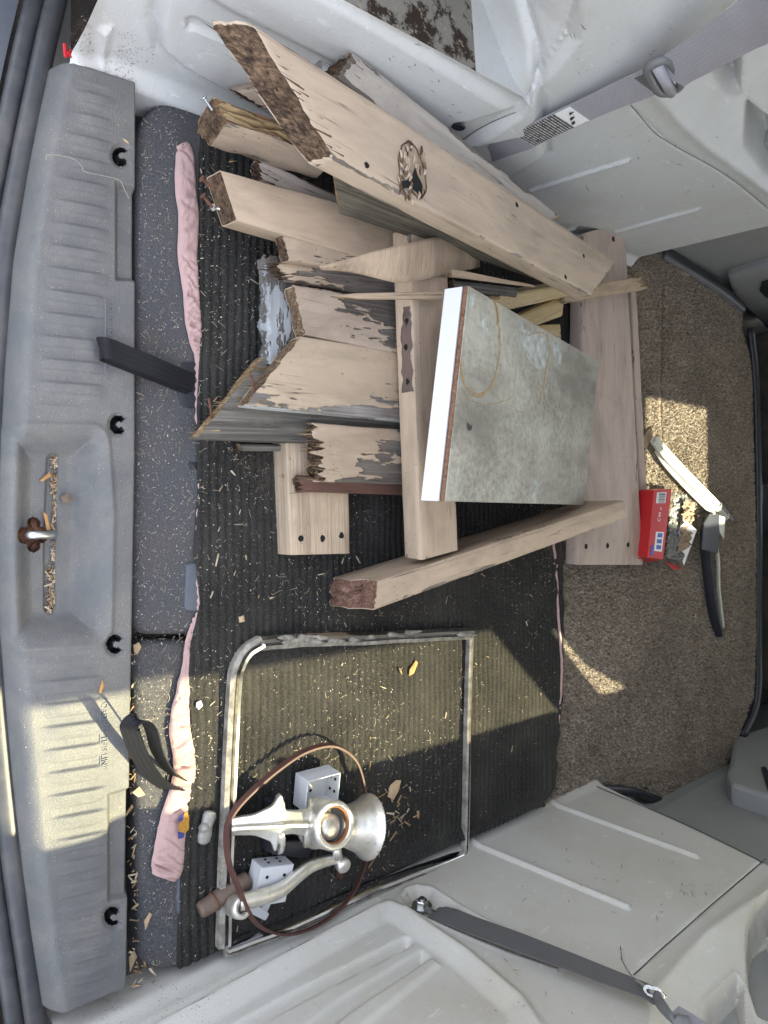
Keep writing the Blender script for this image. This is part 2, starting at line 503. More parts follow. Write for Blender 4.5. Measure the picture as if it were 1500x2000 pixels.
def webbing(name, col, rough=0.6, pitch=0.0022, ribs=0.5):
    t = NT(name); uv = t.co.outputs['UV']
    s = t.sep(uv)
    a = t.math('SINE', t.math('MULTIPLY', s[0], 2 * math.pi / pitch)); b = t.math('SINE', t.math('MULTIPLY', s[1], 2 * math.pi / (pitch * 1.4)))
    h = t.math('MULTIPLY', a, b)
    rib = t.math('SINE', t.math('MULTIPLY', s[1], 2 * math.pi / 0.0062))
    hh = t.math('ADD', h, t.math('MULTIPLY', rib, ribs))
    n = t.noise(t.mapv(), 30.0, 4)
    c = t.mix(t.math('MULTIPLY', t.math('ADD', t.math('MULTIPLY', hh, 0.3), 0.5, True), 0.6), tuple(x * 0.6 for x in col), tuple(min(1, x * 1.25) for x in col))
    c = t.mix(t.math('MULTIPLY', t.ramp(n, [(0.45, 0), (0.75, 1)]), 0.25), c, tuple(x * 0.6 for x in col))
    return t.set(c, rough, 0.0, t.bump(hh, 0.5, 0.0008), 0.35)

def island(name, stops, rough=0.85, bump=0.3):
    """loose bits: one colour per piece"""
    t = NT(name); g = t.n.new('ShaderNodeNewGeometry')
    c = t.ramp(g.outputs['Random Per Island'], stops)
    n = t.noise(t.mapv((40, 40, 40)), 9.0, 3)
    c = t.mix(t.math('MULTIPLY', n, 0.45), c, (0.10, 0.07, 0.05))
    return t.set(c, rough, 0.0, t.bump(n, bump, 0.002), 0.25)

M = {}
M['trim'] = plastic('pale_grey_trim', (0.53, 0.535, 0.535), 0.5, 420, 0.45, dirt=(0.40, 0.365, 0.32), dirt_amt=0.55)
M['trim_r'] = plastic('warm_grey_trim', (0.53, 0.515, 0.48), 0.5, 420, 0.4, dirt=(0.39, 0.355, 0.30), dirt_amt=0.6)
M['door_trim'] = plastic('door_grey_trim', (0.28, 0.285, 0.285), 0.55, 500, 0.2)
M['sill'] = plastic('sill_grey_plastic', (0.112, 0.115, 0.118), 0.55, 520, 0.8, dirt=(0.5, 0.44, 0.38), dirt_amt=0.35, dust=0.6, dust_col=(0.22, 0.20, 0.175))
M['rubber'] = simple('black_rubber', (0.035, 0.037, 0.042), 0.42, 0, 22, 0.5, 0.1, (0.12, 0.11, 0.10), 0.5)
M['bumper'] = simple('scuffed_bumper_plastic', (0.055, 0.062, 0.078), 0.5, 0, 9, 0.45, 0.08, (0.14, 0.145, 0.16), 0.45)
M['black_plastic'] = simple('black_plastic', (0.02, 0.022, 0.03), 0.42, 0, 60, 0.4, 0.05, (0.05, 0.05, 0.055))
M['dark_floor'] = felt('dark_floor_felt', (0.055, 0.05, 0.048), 300, 0.5, 0.7)
M['felt'] = felt('grey_felt', (0.092, 0.094, 0.102), 420, 0.55, 0.30)
M['grey_hinge'] = simple('blue_grey_plastic', (0.09, 0.10, 0.125), 0.5)
M['belt'] = webbing('grey_seat_belt', (0.40, 0.39, 0.435), 0.5, 0.0030, 0.12)
M['belt_dark'] = webbing('dark_grey_seat_belt', (0.16, 0.155, 0.16), 0.55)
M['strap'] = webbing('black_webbing', (0.009, 0.0095, 0.012), 0.6, 0.0018)
M['buckle'] = simple('grey_buckle_plastic', (0.14, 0.14, 0.145), 0.4, 0, 80, 0.2, 0.04)
M['black_hole'] = simple('black_recess', (0.006, 0.006, 0.007), 0.8)
M['chrome'] = simple('worn_chrome', (0.92, 0.93, 0.95), 0.14, 1.0, 28, 0.22, 0.05, (0.5, 0.46, 0.42))
M['old_gasket'] = simple('dirty_gasket_channel', (0.16, 0.145, 0.125), 0.8, 0, 60, 0.9, 0.7, (0.42, 0.39, 0.34))
M['cast'] = None
M['rust'] = simple('rusty_band', (0.075, 0.032, 0.026), 0.6, 0.0, 38, 0.6, 0.25, (0.12, 0.055, 0.04))
M['rust_dark'] = simple('dark_rust', (0.10, 0.045, 0.03), 0.85, 0, 90, 0.8, 0.5, (0.22, 0.11, 0.065))
M['white_enamel'] = simple('white_enamel', (0.62, 0.63, 0.65), 0.35, 0, 26, 0.12, 0.02, (0.5, 0.49, 0.46))
M['white_lam'] = simple('white_laminate', (0.66, 0.66, 0.68), 0.3, 0, 12, 0.08, 0.02, (0.6, 0.58, 0.56))
M['steel'] = simple('zinc_steel', (0.55, 0.56, 0.56), 0.35, 1.0, 50, 0.5, 0.1, (0.3, 0.29, 0.27))
M['handle_wood'] = simple('brown_wood_handle', (0.15, 0.105, 0.08), 0.6, 0, 50, 0.7, 0.4, (0.07, 0.05, 0.04))
M['grey_metal'] = simple('dull_grey_casting', (0.34, 0.335, 0.315), 0.5, 0.35, 70, 0.6, 0.4, (0.2, 0.19, 0.17))
M['red_card'] = simple('red_card', (0.52, 0.025, 0.03), 0.4, 0, 20, 0.15, 0.03)
M['white_card'] = simple('white_card', (0.75, 0.75, 0.76), 0.55, 0, 20, 0.1, 0.03)
M['brown_card'] = simple('kraft_paper', (0.33, 0.24, 0.16), 0.8, 0, 30, 0.4, 0.5)
M['grey_wad'] = simple('grey_steel_wool', (0.13, 0.13, 0.125), 0.6, 0.4, 220, 0.9, 1.0, (0.4, 0.4, 0.38))
M['blue_print'] = simple('blue_print', (0.08, 0.12, 0.42), 0.45)
M['black_print'] = simple('black_print', (0.012, 0.012, 0.012), 0.5)
M['pale_trim'] = simple('ivory_vinyl', (0.56, 0.56, 0.48), 0.4, 0, 30, 0.35, 0.2, (0.38, 0.40, 0.38))
M['red_plastic'] = simple('red_plastic', (0.5, 0.02, 0.03), 0.4)
M['hopper_rust'] = simple('orange_rust', (0.30, 0.12, 0.04), 0.8, 0, 90, 0.7, 0.6)
M['tint'] = None

def metal_cast():
    t = NT('tinned_cast_iron'); v = t.mapv()
    n = t.noise(v, 26.0, 5, 0.6); n2 = t.noise(v, 150.0, 3, 0.6)
    c = t.mix(t.ramp(n, [(0.4, 0), (0.72, 0.8)]), (0.84, 0.825, 0.775), (0.52, 0.48, 0.40))
    c = t.mix(t.math('MULTIPLY', t.ramp(n2, [(0.6, 0), (0.72, 1)]), 0.35), c, (0.2, 0.15, 0.1))
    nb = t.bump(n2, 0.18, 0.0015); nb = t.bump(n, 0.12, 0.004, nb)
    return t.set(c, t.math('ADD', t.math('MULTIPLY', n, 0.3), 0.27), 0.88, nb)
M['cast'] = metal_cast()

def glass_tint(name, col):
    m = bpy.data.materials.new(name); m.use_nodes = True
    nt = m.node_tree; nt.nodes.clear()
    o = nt.nodes.new('ShaderNodeOutputMaterial'); tr = nt.nodes.new('ShaderNodeBsdfTransparent'); gl = nt.nodes.new('ShaderNodeBsdfGlossy')
    tr.inputs[0].default_value = (*col, 1); gl.inputs['Roughness'].default_value = 0.03
    mx = nt.nodes.new('ShaderNodeMixShader'); mx.inputs[0].default_value = 0.06
    nt.links.new(tr.outputs[0], mx.inputs[1]); nt.links.new(gl.outputs[0], mx.inputs[2]); nt.links.new(mx.outputs[0], o.inputs[0])
    return m
M['tint'] = glass_tint('privacy_glass', (0.72, 0.70, 0.57))
M['clear'] = glass_tint('clear_green_glass', (0.92, 0.92, 0.82))

def mat_pile(name, col, hi):
    t = NT(name); v = t.mapv()
    n = t.noise(t.mapv((1, 1.0, 1)), 380.0, 4, 0.75); n2 = t.noise(v, 6.0, 5, 0.6); n3 = t.noise(t.mapv((8, 60, 8)), 3.0, 3, 0.6)
    c = t.mix(t.ramp(n, [(0.32, 0), (0.72, 1)]), col, hi)
    c = t.mix(t.math('MULTIPLY', t.ramp(n2, [(0.45, 0), (0.75, 1)]), 0.5), c, tuple(x * 1.6 for x in hi))
    sv = t.math('MULTIPLY', t.ramp(t.voro(v, 260.0), [(0.07, 1), (0.13, 0)]), t.ramp(t.noise(v, 22.0, 3), [(0.47, 0), (0.6, 1)]))
    c = t.mix(t.math('MULTIPLY', sv, 0.6), c, (0.42, 0.38, 0.31))
    nb = t.bump(n, 0.8, 0.003)
    return t.set(c, 0.97, 0.0, nb, 0.1)
M['mat'] = mat_pile('black_ribbed_mat', (0.014, 0.0145, 0.016), (0.066, 0.062, 0.055))

def pile_mat():
    t = NT('brown_carpet_tufts'); g = t.n.new('ShaderNodeNewGeometry'); v = t.mapv()
    c = t.ramp(g.outputs['Random Per Island'], [(0.0, (0.20, 0.162, 0.125)), (0.35, (0.30, 0.25, 0.195)), (0.7, (0.40, 0.34, 0.27)), (1.0, (0.53, 0.465, 0.38))])
    n = t.noise(v, 5.0, 4, 0.6)
    c = t.mix(t.math('MULTIPLY', t.ramp(n, [(0.4, 0), (0.75, 1)]), 0.4), c, (0.10, 0.075, 0.058))
    return t.set(c, 0.95, 0.0, None, 0.1)
M['tuft'] = pile_mat()
M['carpet_base'] = felt('brown_carpet_base', (0.20, 0.155, 0.12), 260, 0.2, 0.2)

def pink_cloth():
    t = NT('pink_cotton'); v = t.mapv()
    n = t.noise(v, 14.0, 5, 0.6); w = t.noise(v, 700.0, 2)
    c = t.mix(t.math('MULTIPLY', t.ramp(n, [(0.4, 0), (0.75, 1)]), 0.35), (0.47, 0.32, 0.305), (0.34, 0.22, 0.20))
    nb = t.bump(w, 0.25, 0.0008); nb = t.bump(t.noise(t.mapv((70, 200, 70)), 1.0, 4, 0.65), 0.4, 0.004, nb)
    return t.set(c, 0.88, 0.0, nb, 0.2)
M['pink'] = pink_cloth()
M['ochre'] = simple('ochre_thread', (0.42, 0.21, 0.03), 0.9, 0, 300, 0.5, 0.6)
M['navy'] = simple('blue_thread', (0.05, 0.055, 0.22), 0.9, 0, 300, 0.5, 0.6)
M['chips'] = island('wood_chips', [(0.0, (0.20, 0.12, 0.06)), (0.3, (0.42, 0.29, 0.16)), (0.6, (0.55, 0.43, 0.28)), (0.85, (0.68, 0.60, 0.46)), (1.0, (0.12, 0.08, 0.05))])
M['grit'] = island('pale_grit', [(0.0, (0.45, 0.42, 0.36)), (0.5, (0.62, 0.58, 0.5)), (0.8, (0.34, 0.27, 0.18)), (1.0, (0.75, 0.74, 0.72))])
M['grit_brown'] = island('brown_grit', [(0.0, (0.05, 0.03, 0.02)), (0.6, (0.13, 0.075, 0.05)), (0.85, (0.3, 0.22, 0.15)), (1.0, (0.6, 0.58, 0.52))])
M['lint'] = island('lint', [(0.0, (0.28, 0.25, 0.19)), (0.5, (0.42, 0.39, 0.32)), (1.0, (0.34, 0.28, 0.20))])
M['leaf'] = simple('dry_leaf', (0.50, 0.37, 0.24), 0.8, 0, 120, 0.5, 0.5, (0.33, 0.22, 0.13))
M['orange_chip'] = simple('orange_wood_chip', (0.52, 0.27, 0.10), 0.8, 0, 120, 0.4, 0.4)
M['asphalt'] = simple('asphalt', (0.10, 0.10, 0.105), 0.9, 0, 60, 0.5, 0.4)
M['headliner'] = simple('pale_headliner', (0.55, 0.54, 0.52), 0.95, 0, 200, 0.1, 0.2)
M['car_paint'] = simple('silver_paint', (0.4, 0.41, 0.43), 0.35, 0.3)

def laminate_stained():
    t = NT('stained_laminate'); v = t.mapv()
    n = t.noise(v, 7.0, 7, 0.7, 0.3); n2 = t.noise(v, 95.0, 5, 0.75); n3 = t.noise(t.mapv((1.2, 3.0, 1), loc=(3, 1, 0)), 2.6, 4, 0.55)
    f = t.math('ADD', t.math('MULTIPLY', n, 0.55), t.math('MULTIPLY', n2, 0.45))
    c = t.mix(t.ramp(f, [(0.40, 0), (0.60, 1)]), (0.185, 0.165, 0.125), (0.47, 0.45, 0.37))
    c = t.mix(t.ramp(n3, [(0.42, 0), (0.70, 0.8)]), c, (0.15, 0.125, 0.095))
    # clean drips and a patch towards one side
    wn_ = t.noise(t.mapv((9, 26, 1), loc=(1.0, 0.3, 0)), 1.0, 3, 0.55)
    sx = t.sep(t.co.outputs['Object'])
    side = t.math('ADD', t.math('MULTIPLY', sx[1], 2.6), 0.20, True)
    c = t.mix(t.math('MULTIPLY', t.ramp(t.math('ADD', wn_, t.math('MULTIPLY', side, 0.22)), [(0.55, 0), (0.85, 1)]), 0.5), c, (0.50, 0.50, 0.44))
    nb = t.bump(n2, 0.05, 0.001)
    return t.set(c, 0.45, 0.0, nb, 0.4)
M['lam_stain'] = laminate_stained()
M['particle'] = simple('particle_board_edge', (0.24, 0.125, 0.075), 0.9, 0, 260, 0.9, 1.0, (0.07, 0.035, 0.022))
M['coffee'] = None
def coffee():
    m = bpy.data.materials.new('coffee_stain'); m.use_nodes = True
    t = m.node_tree; b = t.nodes['Principled BSDF']; b.inputs['Base Color'].default_value = (0.46, 0.29, 0.09, 1); b.inputs['Roughness'].default_value = 0.5
    n = t.nodes.new('ShaderNodeTexNoise'); n.inputs['Scale'].default_value = 45.0; n.inputs['Detail'].default_value = 5
    c = t.nodes.new('ShaderNodeTexCoord'); t.links.new(c.outputs['Object'], n.inputs['Vector'])
    r = t.nodes.new('ShaderNodeMapRange'); r.inputs[3].default_value = 0.25; r.inputs[1].default_value = 0.35; r.inputs[2].default_value = 0.75; r.inputs[4].default_value = 0.95
    t.links.new(n.outputs['Fac'], r.inputs[0]); t.links.new(r.outputs[0], b.inputs['Alpha'])
    return m
M['coffee'] = coffee()

def clean_mat():
    m = bpy.data.materials.new('clean_laminate'); m.use_nodes = True
    t = m.node_tree; b = t.nodes['Principled BSDF']; b.inputs['Base Color'].default_value = (0.52, 0.545, 0.52, 1); b.inputs['Roughness'].default_value = 0.4
    n = t.nodes.new('ShaderNodeTexNoise'); n.inputs['Scale'].default_value = 60.0; n.inputs['Detail'].default_value = 6
    c = t.nodes.new('ShaderNodeTexCoord'); t.links.new(c.outputs['Object'], n.inputs['Vector'])
    r = t.nodes.new('ShaderNodeMapRange'); r.inputs[1].default_value = 0.3; r.inputs[2].default_value = 0.65; r.inputs[3].default_value = 0.25; r.inputs[4].default_value = 0.95
    t.links.new(n.outputs['Fac'], r.inputs[0]); t.links.new(r.outputs[0], b.inputs['Alpha'])
    return m
M['clean'] = clean_mat()

def mat_fuzz():
    t = NT('black_mat_fuzz'); g = t.n.new('ShaderNodeNewGeometry')
    c = t.ramp(g.outputs['Random Per Island'], [(0.0, (0.010, 0.010, 0.012)), (0.6, (0.030, 0.030, 0.031)), (0.9, (0.07, 0.068, 0.062)), (1.0, (0.20, 0.185, 0.155))])
    return t.set(c, 0.97, 0.0, None, 0.1)
M['fuzz'] = mat_fuzz()

# ------------------------------------------------------------------ the setting: ground, van shell, floor, walls, sill
def quad_sheet(name, pts, mat, **kw):
    return link(name, mesh_from(pts, [tuple(range(len(pts)))]), mat, **kw)
ground = quad_sheet('ground', [(-60, -60, -0.72), (60, -60, -0.72), (60, 60, -0.72), (-60, 60, -0.72)], M['asphalt'], kind='structure')

FLOOR_Z = -0.05
floor = link('load_floor', mesh_from([(-0.70, 0.30, FLOOR_Z), (0.72, 0.30, FLOOR_Z), (0.72, 2.34, FLOOR_Z), (-0.70, 2.34, FLOOR_Z)], [(0, 1, 2, 3)]), M['dark_floor'], kind='structure')
footwell = link('footwell_floor', mesh_from([(-0.8, 2.34, FLOOR_Z), (0.8, 2.34, FLOOR_Z), (0.8, 2.36, -0.2), (-0.8, 2.36, -0.2), (0.8, 3.2, -0.2), (-0.8, 3.2, -0.2)],
                [(0, 1, 2, 3), (3, 2, 4, 5)]), M['black_plastic'], kind='structure')

# ---- side walls: moulded relief on a slightly leaning plane
class Wall:
    def __init__(s, xa, ya, xb, yb, lean, side):
        k = (xb - xa) / (yb - ya)
        s.p0 = Vector((xa - k * ya, 0, 0)); s.ey = Vector((k, 1, 0)).normalized(); s.ez = Vector((lean, 0, 1)).normalized()
        n = s.ey.cross(s.ez); s.n = n if n.x * side < 0 else -n
        s.n.normalize()
    def st(s, px, py):
        q = on_plane(px, py, s.p0, s.n) - s.p0
        return (q.dot(s.ey), q.dot(s.ez))
    def poly(s, pts): return [s.st(*p) for p in pts]
    def at(s, px, py, off=0.0): return on_plane(px, py, s.p0 + s.n * off, s.n)
    def world(s, a, b, off): return s.p0 + s.ey * a + s.ez * b + s.n * off
WL = Wall(-0.583, 0.37, -0.62, 1.62, -0.07, -1)
WR = Wall(0.66, 0.36, 0.618, 1.62, 0.07, 1)

def build_wall(name, W, rear, front, tmax, relief, mats, classify, ns=430, nt=175, tmin=-0.05, extra=()):
    q = np.linspace(0, 1, ns)[:, None]; t = np.sort(np.concatenate([np.linspace(tmin, tmax, nt), list(extra)]))[None, :]; nt = t.shape[1]
    (fa, fb), (fc, fd) = front                # (s,t) of two points of the front edge
    sf = fa + (t - fb) * (fc - fa) / (fd - fb)
    (ra, rb_), (rc, rd) = rear
    s0 = ra + (t - rb_) * (rc - ra) / (rd - rb_)
    S = s0 + q * (sf - s0); T = np.broadcast_to(t, S.shape).copy()
    OFF = relief(S, T)
    V = np.zeros(S.shape + (3,))
    for i in range(3): V[..., i] = W.p0[i] + W.ey[i] * S + W.ez[i] * T + W.n[i] * OFF
    F = grid_faces(ns, nt)
    me = mesh_np(V.reshape(-1, 3), F)
    # face the cabin
    mid = me.polygons[len(me.polygons) // 3].normal
    if mid.dot(W.n) < 0: me.flip_normals()
    idx = classify(S, T, OFF)
    c = 0.25 * (S[:-1, :-1] + S[1:, :-1] + S[1:, 1:] + S[:-1, 1:])
    me.polygons.foreach_set('material_index', idx.ravel().astype(np.int32))
    o = link(name, me, mats, kind='structure')
    auto_smooth(o, 40)
    return o

T_LIP = WL.st(880, 90)[1]
def relief_left(S, T):
    O = 0.0012 * vnoise(S, T, 3.0, 3)
    # rounded foot where the trim meets the floor
    O += 0.02 * (1 - sstep(0.0, 0.03, T)) ** 2
    # rear moulded panel with soft border
    pan = WL.poly([(322, -60), (308, 40), (318, 92), (352, 122), (640, 285), (860, 420), (1060, 300), (1040, 100), (900, -100)])
    d = sdf(pan, S, T)
    O += 0.012 * (1 - sstep(-0.012, 0.006, d)); O -= 0.007 * np.exp(-((d - 0.006) / 0.006) ** 2)
    step2 = WL.poly([(445, 0), (672, 115), (860, 238), (1006, 190), (860, 96), (690, -10), (560, -90), (300, -90)])
    d = sdf(step2, S, T)
    O += 0.009 * (1 - sstep(-0.014, 0.004, d))
    slot = WL.poly([(362, 18), (375, 15), (470, 62), (520, 95), (510, 104), (380, 42), (362, 40)])
    d = sdf(slot, S, T); O -= 0.006 * (1 - sstep(-0.004, 0.002, d))
    rib = WL.poly([(190, 52), (222, 48), (218, 80), (208, 122), (196, 118), (190, 90)])
    d = sdf(rib, S, T); O += 0.008 * (1 - sstep(-0.010, 0.003, d))
    flare = WL.poly([(120, 60), (200, -60), (187, 60), (186, 100), (160, 160), (110, 160)])
    d = sdf(flare, S, T); O += 0.012 * (1 - sstep(-0.02, 0.01, d))
    # open bin behind the lip
    lip = [(WL.st(1004, 187)[0], T_LIP), (0.10, T_LIP)] + [(0.10, 0.9)] + WL.poly([(1150, -260), (1122, 0), (1104, 55), (1062, 118)])
    dl = sdf(lip, S, T)
    right = WL.poly([(1008, 187), (1062, 118), (1104, 55), (1122, 0), (1150, -260)])
    dr = dist_line(right, S, T)
    ramp = sstep(0, 0.13, dr)
    deep = np.where(dl < 0, 0.17 * ramp, 0.0)
    O -= deep
    O += 0.005 * np.exp(-(np.maximum(dl, 0) / 0.007) ** 2) * (dl >= 0)
    # shelf-like body right of the bin stands proud of the panel below
    up = WL.poly([(880, 275), (1003, 192), (1062, 122), (1110, 60), (1150, -260), (1700, -260), (1420, 0), (1330, 120), (1282, 165), (1100, 225)])
    du = sdf(up, S, T); O += 0.016 * (1 - sstep(-0.016, 0.004, du)) * (dl > 0)
    # wheel housing panel ribs
    for a, b, w in (((1036, 372), (1222, 314), 0.0065), ((1200, 452), (1360, 408), 0.0060), ((1040, 470), (1120, 445), 0.004)):
        d = dist_line(WL.poly([a, b]), S, T)
        O += 0.0055 * (1 - sstep(w - 0.0035, w + 0.001, d))
    # shoulder and the top that falls away behind it
    seam = dist_line(WL.poly([(1232, 215), (1300, 277), (1392, 330), (1440, 362), (1500, 412), (1600, 480)]), S, T)
    O -= 0.002 * (1 - sstep(0.0012, 0.004, seam))
    crest = WL.poly([(1270, 172), (1300, 206), (1330, 242), (1380, 286), (1460, 345), (1520, 392), (1600, 450), (1800, 450), (1800, -200), (1480, -200), (1420, 0), (1340, 110)])
    dc = -sdf(crest, S, T)
    O -= np.where(dc > 0, np.minimum(0.55 * dc, 0.13), 0) ; O += 0.004 * np.exp(-(dc / 0.012) ** 2)
    for pk in ([(1372, 118), (1398, 108), (1456, 130), (1446, 232), (1420, 222), (1385, 180)], [(1456, 240), (1520, 290), (1520, 380), (1462, 318), (1450, 300)]):
        d = sdf(WL.poly(pk), S, T); O -= 0.06 * (1 - sstep(-0.02, 0.003, d))
    hole = WL.st(892, 222)
    d = np.hypot(S - hole[0], T - hole[1]); O -= 0.012 * (1 - sstep(0.009, 0.0115, d))
    cup = WL.poly([(606, 112), (622, 98), (645, 112), (642, 130), (622, 136)])
    d = sdf(cup, S, T); O -= 0.010 * (1 - sstep(-0.008, 0.002, d)); O += 0.002 * np.exp(-(d / 0.003) ** 2)
    return O
def class_left(S, T, O):
    c = lambda A: 0.25 * (A[:-1, :-1] + A[1:, :-1] + A[1:, 1:] + A[:-1, 1:])
    s, t = c(S), c(T)
    o = np.minimum.reduce([O[:-1, :-1], O[1:, :-1], O[1:, 1:], O[:-1, 1:]])
    idx = np.zeros(s.shape, int)
    # dirty bottom of the bin
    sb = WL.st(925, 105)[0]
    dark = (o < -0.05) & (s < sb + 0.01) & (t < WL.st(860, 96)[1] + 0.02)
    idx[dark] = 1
    h = WL.st(892, 222); idx[np.hypot(s - h[0], t - h[1]) < 0.0105] = 2
    return idx
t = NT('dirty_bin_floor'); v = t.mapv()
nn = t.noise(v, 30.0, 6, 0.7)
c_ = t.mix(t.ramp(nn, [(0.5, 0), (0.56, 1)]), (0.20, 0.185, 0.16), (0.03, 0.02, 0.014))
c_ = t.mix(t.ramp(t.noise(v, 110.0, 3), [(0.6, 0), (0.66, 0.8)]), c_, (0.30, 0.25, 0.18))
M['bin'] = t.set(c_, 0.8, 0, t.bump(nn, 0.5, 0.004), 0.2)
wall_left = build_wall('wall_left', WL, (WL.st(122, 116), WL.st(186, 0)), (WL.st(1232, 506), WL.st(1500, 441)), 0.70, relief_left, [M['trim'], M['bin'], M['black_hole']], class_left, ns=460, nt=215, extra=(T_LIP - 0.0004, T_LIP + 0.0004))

def relief_right(S, T):
    O = 0.0012 * vnoise(S, T, 3.0, 5)
    O += 0.006 * (1 - sstep(0.0, 0.035, T)) ** 2
    pan = WR.poly([(742, 1778), (762, 1772), (785, 1782), (905, 1864), (1010, 1955), (1080, 2060), (1080, 2300), (100, 2300), (250, 2050), (527, 1896)])
    d = sdf(pan, S, T)
    O += 0.006 * np.exp(-((d - 0.008) / 0.007) ** 2)
    O -= 0.012 * (1 - sstep(-0.022, 0.004, d))
    for a in ([(795, 1826), (592, 1926), (380, 2040)],):
        dd = dist_line(WR.poly(a), S, T); O -= 0.013 * (1 - sstep(0.002, 0.014, dd))
    gb = WR.poly([(826, 1840), (846, 1856), (700, 1952), (520, 2080), (470, 2080), (672, 1930)])
    d = sdf(gb, S, T); O -= 0.014 * (1 - sstep(-0.012, 0.002, d))
    gc = WR.poly([(846, 1858), (862, 1872), (720, 1985), (560, 2110), (520, 2090), (700, 1955)])
    d = sdf(gc, S, T); O += 0.005 * (1 - sstep(-0.004, 0.003, d))
    lowb = dist_line(WR.poly([(280, 2010), (480, 1900), (740, 1762)]), S, T)
    O -= 0.004 * (1 - sstep(0.002, 0.010, lowb))
    pk = WR.poly([(786, 1752), (796, 1738), (815, 1732), (845, 1737), (905, 1776), (1010, 1832), (1100, 1880), (1090, 1893), (990, 1858), (880, 1812), (800, 1778)])
    d = sdf(pk, S, T); O -= 0.017 * (1 - sstep(-0.014, 0.003, d)); O += 0.002 * np.exp(-((d - 0.003) / 0.004) ** 2)
    for a, b, w in (((925, 1648), (1226, 1772), 0.0085), ((1082, 1572), (1362, 1674), 0.0085)):
        dd = dist_line(WR.poly([a, b]), S, T)
        O += 0.0065 * (1 - sstep(w - 0.006, w, dd))
    seam = dist_line(WR.poly([(1241, 1903), (1300, 1848), (1400, 1760), (1500, 1676), (1600, 1590)]), S, T)
    O -= 0.0035 * (1 - sstep(0.0008, 0.0035, seam))
    seam2 = dist_line(WR.poly([(1216, 1850), (1218, 1872), (1228, 1892), (1246, 1916)]), S, T)
    O -= 0.003 * (1 - sstep(0.0006, 0.0026, seam2))
    crest = WR.poly([(1270, 1970), (1283, 1942), (1330, 1886), (1383, 1827), (1440, 1786), (1500, 1743), (1640, 1650), (1900, 1700), (1900, 2400), (1270, 2400)])
    dc = -sdf(crest, S, T)
    O -= np.where(dc > 0, np.minimum(0.6 * dc, 0.12), 0); O += 0.004 * np.exp(-(dc / 0.012) ** 2)
    for pk, dep, bv in (([(1368, 1990), (1390, 1925), (1446, 1868), (1458, 1880), (1462, 1965), (1440, 2020), (1368, 2060)], 0.05, 0.016),
                        ([(1466, 1790), (1480, 1768), (1520, 1740), (1520, 1915), (1490, 1915), (1470, 1880), (1463, 1830)], 0.06, 0.010)):
        d = sdf(WR.poly(pk), S, T); O -= dep * (1 - sstep(-bv, 0.003, d)); O += 0.003 * np.exp(-((d - 0.004) / 0.004) ** 2)
    return O
wall_right = build_wall('wall_right', WR, (WR.st(92, 1988), WR.st(128, 2060)), (WR.st(1182, 1536), WR.st(1500, 1690)), 0.575, relief_right, [M['trim_r']], lambda S, T, O: np.zeros((S.shape[0] - 1, S.shape[1] - 1), int), ns=460, nt=190)

# window ledges: the trim's top edge carried out to the body side
for wobj, xs_, mt in ((wall_left, -0.742, M['trim']), (wall_right, 0.742, M['trim_r'])):
    co = np.zeros(len(wobj.data.vertices) * 3, np.float32); wobj.data.vertices.foreach_get('co', co); co = co.reshape(460, -1, 3)
    top = co[:, -1]; out = top.copy(); out[:, 0] = xs_; out[:, 2] = top[:, 2] + 0.03
    fr = co[-1]; fo = fr.copy(); fo[:, 0] = xs_
    link('window_ledge', mesh_np(np.stack([top, out], 1).reshape(-1, 3), grid_faces(460, 2)), mt, wobj)
    link('trim_return', mesh_np(np.stack([fr, fo], 1).reshape(-1, 3), grid_faces(len(fr), 2)), mt, wobj)
# joints between the mouldings, scuffs and grit on the walls
def on_wall(W, rel, pix, lift):
    st_ = np.array([W.st(*p) for p in pix]); o_ = rel(st_[:, :1], st_[:, 1:2])[:, 0]
    return [W.world(a, b, float(c) + lift) for (a, b), c in zip(st_, o_)]
def dense(pix, n): return [tuple(v.xy) for v in catmull([Vector((a, b, 0)) for a, b in pix], n)]
def joint(W, rel, pix, w, par, nm='panel_joint'):
    p = on_wall(W, rel, dense(pix, 60), 0.0014); V = []
    for i in range(len(p)):
        t_ = (p[min(i + 1, 59)] - p[max(i - 1, 0)]).normalized(); s_ = t_.cross(W.n)
        V += [p[i] + s_ * w / 2, p[i] - s_ * w / 2]
    link(nm, mesh_from(V, [(2 * i, 2 * i + 1, 2 * i + 3, 2 * i + 2) for i in range(59)]), M['black_plastic'], par)
joint(WL, relief_left, [(876, 276), (930, 238), (1003, 196)], 0.0016, wall_left)
joint(WL, relief_left, [(1228, 205), (1262, 246), (1300, 278), (1392, 330), (1440, 362), (1500, 412)], 0.0010, wall_left)
joint(WR, relief_right, [(1241, 1903), (1300, 1848), (1400, 1760), (1500, 1676)], 0.0016, wall_right)
joint(WR, relief_right, [(1215, 1848), (1218, 1872), (1228, 1892), (1246, 1916)], 0.0012, wall_right)
joint(WR, relief_right, [(1168, 1538), (1300, 1594), (1400, 1640), (1497, 1688)], 0.0030, wall_right)
def marks(W, rel, regions, n, par, seed, mat, nm, lmin, lmax, w):
    r_ = random.Random(seed); V = []; F = []
    for k in range(n):
        x0, y0, x1, y1 = r_.choice(regions); cx, cy = r_.uniform(x0, x1), r_.uniform(y0, y1); a = r_.gauss(0.5, 0.7); L = r_.uniform(lmin, lmax)
        c = on_wall(W, rel, [(cx, cy), (cx + L * math.cos(a) * .5, cy + L * math.sin(a) * .5 + r_.uniform(-1, 1)), (cx + L * math.cos(a), cy + L * math.sin(a))], 0.0007)
        d_ = (c[2] - c[0]).normalized().cross(W.n) * w * r_.uniform(.4, 1.2); b = len(V)
        V += [c[0], c[1] + d_, c[2], c[1] - d_]; F.append((b, b + 1, b + 2, b + 3))
    link(nm, mesh_from(V, F), mat, par, kind='stuff')
